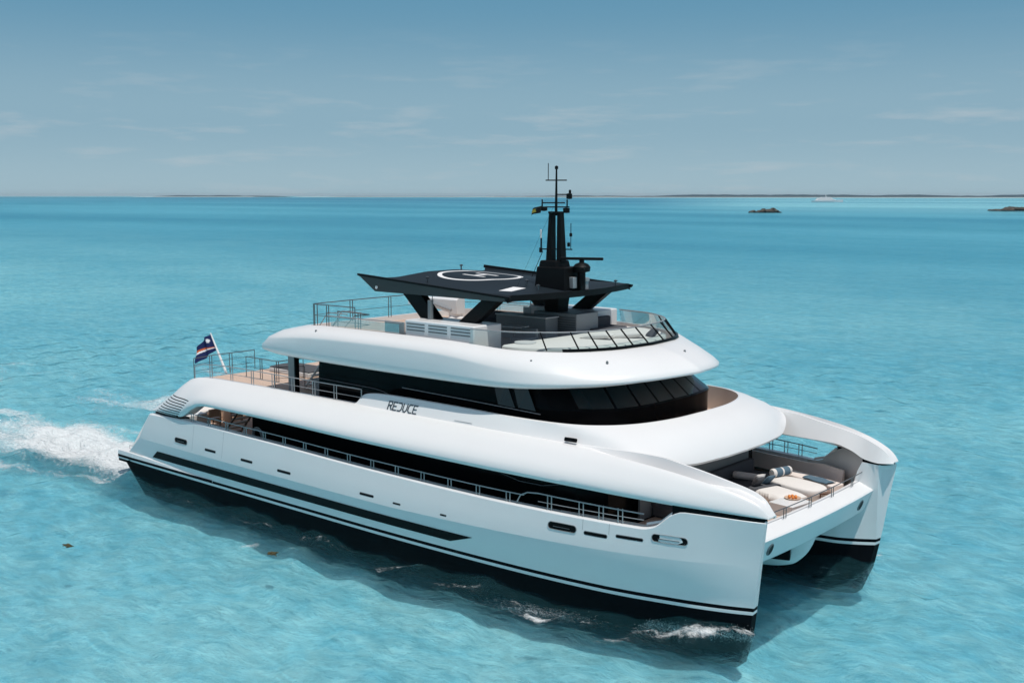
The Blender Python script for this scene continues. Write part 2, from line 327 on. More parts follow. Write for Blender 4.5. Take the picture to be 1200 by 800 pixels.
def bed_mat():
    m = bpy.data.materials.new('sandy_seabed'); m.use_nodes = True; nt = m.node_tree; b = nt.nodes['Principled BSDF']; N = nt.nodes.new; L = nt.links.new
    b.inputs['Roughness'].default_value = 1; b.inputs['Specular IOR Level'].default_value = 0
    geo = N('ShaderNodeNewGeometry'); sep = N('ShaderNodeSeparateXYZ'); L(geo.outputs['Position'], sep.inputs[0])
    def noise(scale, det, st, rz=0, dist=0):
        mp = N('ShaderNodeMapping'); mp.inputs['Scale'].default_value = st; mp.inputs['Rotation'].default_value = (0, 0, rz)
        n = N('ShaderNodeTexNoise'); n.inputs['Scale'].default_value = scale; n.inputs['Detail'].default_value = det; n.inputs['Distortion'].default_value = dist
        L(geo.outputs['Position'], mp.inputs[0]); L(mp.outputs[0], n.inputs['Vector']); return n.outputs[0]
    def mix(f, a, c):
        q = N('ShaderNodeMixRGB'); L(f, q.inputs[0])
        for k, x in ((1, a), (2, c)):
            if isinstance(x, tuple): q.inputs[k].default_value = (*x, 1)
            else: L(x, q.inputs[k])
        return q.outputs[0]
    def rng_(x, a, b_, c=0, d=1):
        q = N('ShaderNodeMapRange'); q.interpolation_type = 'SMOOTHSTEP'; q.inputs[1].default_value = a; q.inputs[2].default_value = b_; q.inputs[3].default_value = c; q.inputs[4].default_value = d; L(x, q.inputs[0]); return q.outputs[0]
    near = mix(rng_(noise(.42, 7, (1, 1.5, 1), R(-40), 1.6), .36, .64), (.42, .66, .72), (.88, .97, .95))       # sand and grass tones, with refracted-light mottling painted in
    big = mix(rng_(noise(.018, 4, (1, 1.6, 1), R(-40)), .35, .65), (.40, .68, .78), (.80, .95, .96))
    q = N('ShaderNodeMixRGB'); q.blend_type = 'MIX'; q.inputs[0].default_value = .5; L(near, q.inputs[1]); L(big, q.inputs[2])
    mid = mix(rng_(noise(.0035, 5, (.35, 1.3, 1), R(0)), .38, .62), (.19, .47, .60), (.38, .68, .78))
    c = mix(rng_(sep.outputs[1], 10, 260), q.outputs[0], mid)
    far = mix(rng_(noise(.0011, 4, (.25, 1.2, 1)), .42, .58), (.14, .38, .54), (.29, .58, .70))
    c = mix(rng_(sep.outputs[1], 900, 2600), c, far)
    dv = N('ShaderNodeMath'); dv.operation = 'DIVIDE'; L(sep.outputs[0], dv.inputs[0]); L(sep.outputs[1], dv.inputs[1])
    def mul(a_, b_): q = N('ShaderNodeMath'); q.operation = 'MULTIPLY'; L(a_, q.inputs[0]); L(b_, q.inputs[1]); return q.outputs[0]
    east = rng_(dv.outputs[0], -.72, -.50); bank = mul(mul(east, rng_(sep.outputs[1], 620, 1500)), rng_(noise(.0016, 5, (.22, 1.5, 1)), .33, .55, .45, 1))
    c = mix(bank, c, (.97, 1.0, 1.0)); c = mix(rng_(sep.outputs[1], 5600, 7200), c, (.86, .95, .93))
    hv = N('ShaderNodeHueSaturation'); L(c, hv.inputs['Color']); fv = rng_(noise(.8, 5, (1, 2.2, 1), R(-50), .8), .3, .7, .80, 1.12); L(fv, hv.inputs['Value'])  # fine streaks of refracted light and dark painted into the bed colour
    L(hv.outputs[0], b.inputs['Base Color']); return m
sea = bpy.data.objects.new('sea', sea_sheet()); COL.objects.link(sea); sea.data.materials.append(sea_mat()); tag(sea, kind='structure')
def bed_sheet():
    xs = axis(-70, 44, .45, 32000, 1.12); ys = axis(-42, 60, .45, 32000, 1.12); X, Y_ = np.meshgrid(xs, ys, indexing='ij'); r = np.random.default_rng(11)
    dd = np.maximum(np.gradient(xs)[:, None] * np.ones_like(Y_), np.gradient(ys)[None, :] * np.ones_like(X)); fade = np.clip(1.6 - dd / 1.5, 0, 1); Z = np.zeros_like(X)
    for lam, n, amp in ((11, 6, .060), (6, 9, .052), (3.4, 12, .036), (2.1, 14, .020)):
        for k in range(n):
            th = R(35) + r.normal() * .8; kk = 6.283 / (lam * r.uniform(.7, 1.35)); ph = kk * (X * math.cos(th) + Y_ * math.sin(th)) + r.uniform(0, 6.28)
            q = r.uniform(.15, .4); ph = ph + 1.1 * np.sin(q * X * r.uniform(-1, 1) + q * Y_ * r.uniform(-1, 1) + r.uniform(0, 6)); Z += amp * (1 - 2 * np.abs(np.sin(ph / 2)))
    return X, Y_, -1.22 + .8 * Z * fade
def grid_obj(name, X, Y_, Z, m):
    n, k = X.shape; V = np.stack([X, Y_, Z], -1).reshape(-1, 3); i = np.arange(n * k).reshape(n, k)
    F = np.stack([i[:-1, :-1], i[1:, :-1], i[1:, 1:], i[:-1, 1:]], -1).reshape(-1, 4); me = bpy.data.meshes.new(name); me.vertices.add(len(V)); me.vertices.foreach_set('co', V.ravel())
    me.loops.add(F.size); me.loops.foreach_set('vertex_index', F.ravel().astype(np.int32)); me.polygons.add(len(F)); me.polygons.foreach_set('loop_start', np.arange(0, F.size, 4, dtype=np.int32)); me.polygons.foreach_set('loop_total', np.full(len(F), 4, np.int32))
    me.polygons.foreach_set('use_smooth', np.ones(len(F), bool)); me.update(); me.materials.append(m); o = bpy.data.objects.new(name, me); COL.objects.link(o); return o
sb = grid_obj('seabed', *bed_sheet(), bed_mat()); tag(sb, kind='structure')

def scrub_mat(name, a, b, c):
    m = mat(name, a, .95, spec=.1); nt = m.node_tree; tc = nt.nodes.new('ShaderNodeTexCoord')
    n = nt.nodes.new('ShaderNodeTexNoise'); n.inputs['Scale'].default_value = c; n.inputs['Detail'].default_value = 8
    nt.links.new(tc.outputs['Object'], n.inputs[0]); r = nt.nodes.new('ShaderNodeValToRGB')
    r.color_ramp.elements[0].position = .38; r.color_ramp.elements[0].color = (*a, 1); r.color_ramp.elements[1].position = .62; r.color_ramp.elements[1].color = (*b, 1)
    nt.links.new(n.outputs[0], r.inputs[0]); nt.links.new(r.outputs[0], nt.nodes['Principled BSDF'].inputs['Base Color']); return m
M['scrub'] = scrub_mat('hazed_scrub', (.030, .064, .085), (.05, .09, .115), .02)  # scrub colours with the blue of far haze painted in
M['sand'] = mat('pale_beach_sand', (.75, .70, .62), .95, vary=.05, vscale=.01)
M['rock'] = scrub_mat('dark_limestone', (.035, .032, .03), (.13, .115, .10), .35)
def shore(x0, x1, y, h, seed, thin, base=0):
    r = np.random.default_rng(seed); mb = MB(); n = 160; secs = []
    ph = r.uniform(0, 6.28, 12); fr = r.uniform(2, 40, 12); am = 1 / (1 + fr / 8)
    for i in range(n):
        t = i / (n - 1); x = x0 + (x1 - x0) * t
        k = sum(a * math.sin(f * t * 6.28 / 2 + p) for a, f, p in zip(am, fr, ph)) / am.sum()
        hh = max(.0, (h * (.62 + .45 * k) + r.normal() * h * .05)) * min(1, t * 14, (1 - t) * 14); yy = y + 160 * math.sin(t * 5 + seed)
        if thin: hh = max(0, hh - h * .35) * 1.3
        secs.append([(x, yy - 220, 1.2), (x, yy - 60, 2.5 + hh * .75), (x, yy + 60, 2.5 + hh), (x, yy + 350, 2 + hh * .8), (x, yy + 600, -1)])
    mb.loft(secs); o = mb.build('wooded_shore', M['scrub'], smooth=60); tag(o, kind='structure')
    mb = MB(); secs = []
    for i in range(60):
        t = i / 59; x = x0 - 200 + (x1 - x0 + 400) * t; yy = y + 160 * math.sin(t * 5 + seed)
        secs.append([(x, yy - 330, -1), (x, yy - 270, 1.6), (x, yy - 200, 2.2), (x, yy - 100, 2.4)])
    mb.loft(secs); o = mb.build('sand_beach', M['sand'], smooth=60); tag(o, kind='structure')
shore(-5900, 3500, 8500, 32, 5, False)
shore(-7800, -5150, 8900, 18, 9, True)
shore(-13600, -11200, 8100, 26, 2, True)
shore(-11000, -7600, 9100, 9, 4, True)
def islet(name, x0, y0, x1, y1, h, seed, label):
    r = np.random.default_rng(seed); L = math.hypot(x1 - x0, y1 - y0); n, k = 60, 18; secs = []
    ux, uy = (x1 - x0) / L, (y1 - y0) / L; ph = r.uniform(0, 6.28, 8); jag = r.normal(size=(n, k))
    for i in range(n):
        t = i / (n - 1); e = min(1, 5 * t, 5 * (1 - t))**.5; top = h * e * (.62 + .22 * math.sin(7 * t + ph[0]) + .16 * math.sin(19 * t + ph[1]) + .08 * math.sin(43 * t + ph[2])); w = L * .16 * e + .2
        ring = []
        for j in range(k):
            a = math.pi * j / (k - 1); c, s_ = math.cos(a), math.sin(a)
            rr = 1 + .07 * jag[i, j]; z = -.6 + (top + .6) * min(1, s_ * 1.25)**.8 * (1 + .05 * jag[i, j]); off = w * c * rr * (1.0 if s_ > .35 else .86)
            ring.append((L * (t - .5) + jag[i, (j + 3) % k] * .12, off, z))
        secs.append(ring)
    mb = MB(); mb.loft(secs); o = mb.build(name, M['rock'], smooth=30)
    o.location = ((x0 + x1) / 2, (y0 + y1) / 2, 0); o.rotation_euler = (0, 0, math.atan2(uy, ux)); tag(o, label, 'islet')
islet('rocky_islet', -439, 808, -418, 827, 3.6, 1, 'small flat dark rock islet in open water left of the distant white ship')
islet('rocky_islet', -323, 1054, -262, 1107, 5.4, 6, 'longer and taller dark rock islet right of the distant white ship')

# ------------------------------------------------------------------ the catamaran: hulls and bridge deck
Y = empty('catamaran_yacht', label='big white three deck power catamaran with black glass bands and a black helipad roof', cat='yacht')
yt_key = [-18, 4, 9, 13, 15.6]
T_keel = [(-18, -6.2), (4, -6.2), (9, -5.8), (13, -5.2), (15.6, -4.78)]
T_wl = [(-18, -6.7), (4, -6.72), (7.7, -6.45), (11.2, -6.05), (14.1, -5.4), (16.05, -4.78)]
T_boot = [(-18.2, -7.0), (-12, -7.04), (0, -7.0), (4, -6.9), (7.7, -6.71), (11.2, -6.34), (14.1, -5.67), (15.5, -5.2), (16.2, -4.88)]
T_knu = [(-17, -7.06), (-10, -7.2), (0, -7.27), (5, -7.2), (8, -7.05), (11.2, -6.68), (14.2, -5.99), (15.8, -5.3), (16.42, -4.96)]
T_she = [(-15.6, -6.9), (-10, -7.0), (0, -7.04), (6, -6.98), (9, -6.83), (11.5, -6.54), (13, -6.27), (14.2, -6.0), (15.5, -5.55), (16.3, -5.22), (16.66, -5.03)]
T_shz = [(-15.6, 3.5), (-12, 3.6), (-6, 3.54), (0, 3.43), (7, 3.38), (12.85, 3.38), (13.25, 3.47), (13.95, 4.02), (14.25, 4.12), (16.7, 4.02)]
T_in = [(-18, -3.8), (10, -3.6), (13, -3.55), (14.8, -3.78), (15.6, -4.15), (16.3, -4.64)]
T_inu = [(-18, -3.8), (10, -3.6), (13, -3.55), (15, -3.9), (15.55, -4.25), (16.2, -4.3)]
def v1(t, x): return float(pc([(a, (b,)) for a, b in t], x)[0])
def boot_y(x): return v1(T_boot, x)
def side_y(x, z):                    # outer hull surface, starboard (negative y)
    zk = 2.2 + .3 * min(1, max(0, (x - 2) / 13)); zs = v1(T_shz, x)
    if z <= 1.1: return np.interp(z, [0, 1.1], [v1(T_wl, x), v1(T_boot, x)])
    if z <= zk: return np.interp(z, [1.1, zk], [v1(T_boot, x), v1(T_knu, x)])
    return np.interp(z, [zk, zs], [v1(T_knu, x), v1(T_she, x)])
def hull_mesh(sg):
    mb = MB(); ts = [0, .012, .03] + linsp(.06, .78, 34) + linsp(.8, 1, 42); secs = []
    for t in ts:
        ring = []
        def pt(xa, xs, ty, z, add=0):
            x = xa + (xs - xa) * t; y = v1(ty, x) + add; ring.append((x, y, z if not callable(z) else z(x)))
        pt(-17.5, 15.62, T_keel, -1.05); pt(-17.6, 16.05, T_wl, 0); 
        for z in (.87, .98, 1.10): pt(-17.9, 16.05 + .16 * z, T_boot, z)
        zk = lambda x: 2.2 + .3 * min(1, max(0, (x - 2) / 13))
        x = -17.35 + (16.27 + 17.35) * t; ring.append((x, .72 * v1(T_boot, x) + .28 * v1(T_knu, x), 1.42))
        pt(-16.35, 16.42, T_knu, zk)
        pt(-16.33, 16.42, T_knu, lambda x: zk(x) + .03)
        x = -15.95 + (16.55 + 15.95) * t; ring.append((x, .4 * v1(T_knu, x) + .6 * v1(T_she, x), zk(x) + .58 * (v1(T_shz, x) - zk(x))))
        pt(-15.62, 16.65, T_she, lambda x: v1(T_shz, x) - .05); pt(-15.6, 16.66, T_she, lambda x: v1(T_shz, x), .05)
        up = lambda x: 2.4 + (v1(T_shz, x) - 2.42) * min(1, max(0, (x - 15.2) / .35))
        x = -15.6 + (16.45 + 15.6) * t; ring.append((x, min(v1(T_she, x) + .34, -4.5), v1(T_shz, x)))
        x = -15.6 + (16.42 + 15.6) * t; ring.append((x, min(v1(T_she, x) + .38, -4.4), up(x)))
        x = -15.6 + (16.25 + 15.6) * t; ring.append((x, v1(T_inu, x), up(x)))
        for z in (1.10, .98, .87): pt(-17.9, 16.05 + .12 * z, T_in, z)
        pt(-17.6, 16.0, T_in, 0, -.15 * (1 - t)); pt(-17.5, 15.62, T_in, -1.05, -.5 * (1 - t))
        secs.append([(a, b * sg, c) for a, b, c in ring])
    k = len(secs[0]); n = len(secs); col = {0: 1, 1: 1, 2: 0, 3: 1, 13: 0, 14: 1, 15: 0, 16: 1, 17: 1, 18: 1}
    v = [p for s in secs for p in s]
    for j in range(k):
        f = [(i * k + j, i * k + (j + 1) % k, (i + 1) * k + (j + 1) % k, (i + 1) * k + j) for i in range(n - 1)]
        mb.add(v, f, col.get(j, 0)) if j == 0 else (mb.f.extend(f), mb.m.extend([col.get(j, 0)] * len(f)))
    # stem and transom faces: outer and inner rails joined level by level
    lv = [(0, 18, 1), (1, 17, 1), (2, 16, 0), (3, 15, 1), (4, 14, 0)]
    for base in (0, (n - 1) * k):
        for q in range(len(lv) - 1):
            a, b, m_ = lv[q][0], lv[q][1], lv[q][2]; c, e = lv[q + 1][0], lv[q + 1][1]
            mb.f.append((base + a, base + c, base + e, base + b)); mb.m.append({0: 1, 1: 1, 2: 0, 3: 1}[q])
        mb.f.append(tuple(base + j for j in range(4, 15))); mb.m.append(0)
    return mb
for sg in (1, -1):
    h = hull_mesh(sg).build('hull', [M['white'], M['antifoul']], Y, smooth=24)
    # long black hull window with raked ends
    mb = MB(); secs = []
    for i in range(60):
        x = -15.15 + 20.6 * i / 59; z0 = 1.43 + .0 * x; z1 = 1.80; a = x - .0
        xl = -15.2 + (20.1) * i / 59; xu = -14.7 + (20.75) * i / 59
        p0 = (xl, side_y(xl, z0) - .004, z0); p1 = (xu, side_y(xu, z1) - .012, z1)
        secs.append([(q[0], q[1] * sg + (0) , q[2]) for q in (( p0[0], p0[1] + .05, p0[2]), (p0[0], p0[1] - .012, p0[2]), (p1[0], p1[1] - .012, p1[2]), (p1[0], p1[1] + .05, p1[2]))])
    mb.loft(secs, cv=True, capa=True, capb=True); mb.build('hull_window', M['blackgloss'], h, smooth=30)
    # recessed slots along the topsides
    for (x0, x1, z, hh) in ((-13.1, -12.05, 2.62, .22), (-10.55, -9.7, 2.54, .09), (-7.75, -6.9, 2.52, .09), (-5.1, -4.2, 2.48, .09), (.2, 1.0, 2.44, .08), (2.1, 2.5, 2.40, .05), (4.6, 4.9, 2.42, .05),
                            (9.45, 10.55, 2.94, .24), (10.85, 11.7, 2.90, .11), (12.02, 12.95, 2.98, .09), (13.25, 14.4, 3.13, .24)):
        big = hh > .2; ns = 24; mb = MB(); out = []; inn = []
        def rr(sc, off):
            L_ = (x1 - x0) / 2 * 1 + (sc - 1) * .05; H_ = hh / 2 + (sc - 1) * .05; r_ = H_; P = []
            for q in range(ns):
                a = 2 * math.pi * q / ns; cx = math.copysign(L_ - r_, math.cos(a)) if abs(math.cos(a)) > 1e-6 else 0
                x = (x0 + x1) / 2 + cx + r_ * math.cos(a); zz = z + r_ * math.sin(a); P.append((x, (side_y(x, zz) - off) * sg, zz))
            return P
        A = rr(1.35, .004); B = rr(1.3, .02); C = rr(1.05, .02); D = rr(.95, .008)
        if big:
            mb.loft([A, B, C, D], cv=True, mi=0); mb.add(D, [tuple(range(ns))], 1)
            mb.build('fairlead', [M['grey'], M['blackgloss']], h, smooth=40)
            mb = MB(); xm = (x0 + x1) / 2
            mb.tube([(x0 + .2, side_y(x0 + .2, z - .02) * sg - sg * .012, z - .02), (x1 - .25, side_y(x1 - .25, z - .02) * sg - sg * .012, z - .02)], .012); mb.build('roller', M['darksteel'], h)
        else:
            mb.loft([A, D], cv=True, mi=0); mb.add(D, [tuple(range(ns))], 1); mb.build('vent_slot', [M['midgrey'], M['blackgloss']], h, smooth=40)
    for (x, za, zb_) in ((10.78, 2.98, 3.34), (11.76, 2.98, 3.34), (-11.6, 1.95, 3.5), (-9.2, 1.95, 3.5)):
        mb = MB(); secs = [[(x + e, (side_y(x, z) - .003) * sg, z) for e in (-.006, .006)] for z in linsp(za, zb_, 6)]; mb.loft(secs); mb.build('shell_door_seam', M['grey'], h, smooth=0)
    # bathing platform at the stern with a tapering side flange
    mb = MB(); secs = []
    for x in [-18.35, -18.3] + linsp(-18.1, -10.2, 16):
        k = 1 if x < -17 else max(0.0, 1 - (x + 17) / 6.9); y = boot_y(max(x, -18.1)); o = y - .02 - .10 * k; zt = 1.33 - .0 * k; zt = 1.13 + .2 * k
        yin = -3.7 if x < -16.4 else y + .1
        secs.append([(x, o * sg, 1.005), (x, o * sg, 1.13), (x, (o + .03) * sg, zt), (x, (yin if x < -16.4 else y - .01) * sg, zt + (.02 if x < -16.4 else .06 * k)), (x, yin * sg, 1.005)])
    mb.loft(secs, cv=True, capa=True, capb=True)
    for q in range(len(secs) - 1): mb.m[q * 5] = 1
    p = mb.build('swim_platform', [M['white'], M['antifoul']], Y, smooth=24)
    mb = MB(); mb.prism([(-18.33, -7.1 * sg), (-17.4, -7.1 * sg), (-17.4, -3.7 * sg), (-18.33, -3.7 * sg)], .80, .92, 1); mb.prism([(-18.34, -7.11 * sg), (-17.4, -7.11 * sg), (-17.4, -3.7 * sg), (-18.34, -3.7 * sg)], .922, 1.003, 0)
    mb.build('platform_rubbing_strake', [M['offwhite'], M['antifoul']], p, smooth=0)
    mb = MB()
    for (x, y) in ((-18.1, -6.6), (-17.75, -6.2)):
        mb = MB(); mb.tube([(x, y * sg, 1.3), (x, y * sg, 1.5), (x + .3, y * sg, 1.52), (x + .3, y * sg, 1.3)], .02); mb.build('grab_handle', M['steel'], p)

# bridge deck between the hulls, with the centre nacelle that shows under the bow beam
mb = MB(); secs = []
for x in linsp(-15.5, 14.8, 30) + [15.3, 15.45]:
    zb = 1.75 if x < 13.5 else 1.75 + .35 * (x - 13.5) / 2
    secs.append([(x, -3.75, zb), (x, -2.5, zb + .3), (x, 0, zb + .38), (x, 2.5, zb + .3), (x, 3.75, zb), (x, 3.75, 2.38), (x, -3.75, 2.38)])
mb.loft(secs, cv=True, capa=True, capb=True); mb.build('bridge_deck', M['white'], Y)
T_nk = [(-10, 1.6), (-6, .9), (13.8, .82), (14.4, .88), (15.03, 1.04), (15.45, 1.38), (15.72, 1.75), (15.9, 2.18)]; T_nw = [(-10, .9), (-6, 1.3), (11, 1.3), (13.5, 1.05), (14.6, .72), (15.3, .42), (15.7, .2), (15.9, .03)]
mb = MB(); secs = []
for x in linsp(-10, 13, 20) + linsp(13.2, 15.9, 24):
    w, zb = v1(T_nw, x), v1(T_nk, x); zt = 2.3 if x < 15.2 else 2.2
    secs.append([(x, -w - .3 * min(1, w), zt), (x, -w, zb + .62 * (zt - zb)), (x, -w * .62, zb + .22 * (zt - zb)), (x, -w * .2, zb + .02), (x, 0, zb), (x, w * .2, zb + .02), (x, w * .62, zb + .22 * (zt - zb)), (x, w, zb + .62 * (zt - zb)), (x, w + .3 * min(1, w), zt)])
mb.loft(secs, capa=True, capb=True); nac = mb.build('centre_nacelle', M['white'], Y, smooth=60)
mb = MB(); mb.box((14.85, -.86, 1.72), (1.0, .5, .46), rz=R(22), rx=R(14)); mb.build('anchor_pocket', M['blackgloss'], nac, bevel=.04)
mb = MB(); secs = []
for i in range(25):
    y = -4.75 + 9.5 * i / 24; b = .18 * (1 - (y / 4.75)**2)
    secs.append([(15.35 + b, y, 3.30), (15.52 + b, y, 3.31), (16.0 + b, y, 3.07), (16.04 + b, y, 3.02), (15.72 + b, y, 2.22), (15.6 + b, y, 2.12), (15.2 + b, y, 2.1), (15.2 + b, y, 2.6)])
mb.loft(secs, cv=True, capa=True, capb=True); beam = mb.build('bow_beam', M['white'], Y, smooth=20)
for y in (-3.45, 3.45):
    b = .18 * (1 - (y / 4.75)**2); mb = MB(); rl = []
    for r_, o in ((.2, .0), (.195, .04), (.17, .045), (.165, .03)): rl.append([(15.875 + b + .31 * r_ * math.sin(a) * 1.2 + o, y + r_ * .85 * math.cos(a), 2.62 + r_ * 1.05 * math.sin(a)) for a in linsp(0, 2 * math.pi * 23 / 24, 24)])
    mb.loft(rl, cv=True, mi=0); mb.add(rl[3], [tuple(range(24))], 1); mb.build('mooring_eye', [M['midgrey'], M['blackgloss']], beam, smooth=40)

# decks
def deck(name, half, z0, z1, m, extra=0):
    mb = MB(); poly = half + [(x, -y) for x, y in half[::-1] if abs(y) > 1e-6]; mb.prism(poly, z0, z1); return mb.build(name, m, Y, smooth=0)
deck('main_deck', [(-17.3, -4.3), (-15.9, -4.6), (-15.7, -6.6), (-10, -6.84), (0, -6.88), (6, -6.8), (9, -6.64), (11.4, -6.3), (12.9, -6.0), (14, -5.72), (15, -5.2), (15.4, -4.75)], 2.42, 2.50, M['teak'])
deck('foredeck', [(11.2, -6.25), (12.9, -5.95), (14, -5.7), (15, -5.15), (15.45, -4.75), (15.5, -2), (15.52, 0)], 2.52, 2.70, M['teak'])
deck('upper_deck', [(-14.6, 0), (-14.5, -4.6), (-13.9, -5.2), (-12.5, -5.35), (0, -5.4), (8.5, -5.1), (10.2, -4.3), (11.1, -2.4), (11.3, 0)][1:], 4.98, 5.08, M['teak'])

# main deck cabin: a wall of black glass, dark stained bulkhead ahead of it
mb = MB(); mb.prism([(-9.1, -5.55), (9.6, -5.55), (10.6, -5.0), (10.9, -3), (10.9, 3), (10.6, 5.0), (9.6, 5.55), (-9.1, 5.55)], 2.50, 4.97)
cab = mb.build('main_cabin', M['glass'], Y, smooth=0)
for sg in (1, -1):
    mb = MB(); mb.tube([(-8.8, -5.62 * sg, 4.12), (3, -5.62 * sg, 4.02), (6.2, -5.62 * sg, 3.95), (7.1, -5.62 * sg, 3.8), (8.2, -5.62 * sg, 3.82), (9.2, -5.62 * sg, 4.05)], .018); mb.build('rail_reflection', M['darksteel'], cab)  # thin bars drawing the railing's reflection on the cabin glass
mb = MB(); mb.box((11.06, 0, 3.8), (.08, 7.6, 2.2)); mb.build('forward_bulkhead', M['midgrey'], cab, smooth=0)

# ------------------------------------------------------------------ upper deck bulwarks running forward into the bow arms
T_zb = [(-15.6, 3.64), (-13.2, 3.69), (-12.7, 3.74), (-12.05, 4.05), (-11.4, 4.38), (-10.5, 4.5), (-7, 4.5), (0, 4.43), (8, 4.4), (14.2, 4.24), (16.72, 4.11)]
T_yo = [(-15.6, -6.72), (-14, -6.95), (-11, -7.07), (0, -7.08), (6, -7.0), (9, -6.84), (11.5, -6.55), (13, -6.28), (14.2, -6.02), (15.5, -5.57), (16.3, -5.24), (16.72, -5.02)]
T_zt = [(-15.6, 3.72), (-15.0, 4.12), (-14.3, 4.62), (-13.7, 5.08), (-13.2, 5.36), (-12.5, 5.49), (-10, 5.55), (0, 5.55), (7, 5.55), (11, 5.42), (13, 5.26), (14.4, 5.07), (15.5, 4.84), (16.2, 4.6), (16.55, 4.38), (16.72, 4.16)]
T_yr = [(-15.6, -6.55), (-14, -6.15), (-13, -5.92), (-11, -5.8), (7, -5.78), (11, -5.74), (13, -5.62), (14.4, -5.48), (15.5, -5.26), (16.2, -5.08), (16.72, -4.98)]
T_gr = [(10.2, 0), (11.5, .17), (12.9, .40), (14.2, .22), (15.5, 0)]
T_iy = [(-15.6, -6.4), (-13, -5.6), (9, -5.45), (10.4, -5.35), (12, -5.0), (13.6, -4.85), (15, -4.8), (16.2, -4.62), (16.72, -4.7)]
T_iz = [(-15.6, 3.62), (-15.0, 4.06), (-14.3, 4.6), (-13.2, 5.34), (-12.5, 5.47), (0, 5.53), (10, 5.5), (12.6, 5.43), (13.6, 5.28), (15, 5.03), (15.8, 4.82), (16.3, 4.6), (16.72, 4.16)]
T_jy = [(-15.6, -6.35), (-13, -5.5), (9, -5.35), (12, -4.5), (14.4, -4.4), (15.4, -4.3), (16.2, -4.26), (16.72, -4.5)]
T_jz = [(-15.6, 3.6), (-13.4, 4.6), (-12.6, 5.0), (9, 5.0), (12, 4.62), (14.4, 4.58), (15.2, 4.4), (15.7, 4.17), (16.3, 4.10), (16.72, 4.12)]
def band_sec(x):
    zb, yo, zt, yr, g, iy, iz, jy, jz = [v1(t, x) for t in (T_zb, T_yo, T_zt, T_yr, T_gr, T_iy, T_iz, T_jy, T_jz)]
    h = zt - zb; w = yr - yo; L = lambda a, b: (x, yo + w * a, zb + h * b)
    sec = [(x, yo + .30, zb + .01), (x, yo + .06, zb), (x, yo + .01, zb + .05 * h), L(-.02, .12), L(-.01, .21), L(.055, .33), L(.16, .455), L(.29, .57), L(.43, .68), L(.57, .785), L(.70, .87), L(.83, .935), L(.93, .98), (x, yr, zt)]
    y_i = iy; gd = 1.25 * g
    sec += [(x, yr + .04 + .10 * min(1, g * 6), zt - .01 - gd), (x, y_i - .05 - .03 * min(1, g * 6), min(iz, zt) - .01 - gd * .95), (x, y_i, iz), (x, y_i + .12, iz - .005), (x, jy, jz), (x, jy - .04 if x < 11 else min(jy - .08, -4.6), jz - .06), (x, min(yo + .75, jy - .1), zb + .03)]
    return sec
XS = linsp(-15.6, -12.0, 30) + linsp(-11.8, 9.5, 44) + linsp(9.8, 16.72, 60)
BW = {}
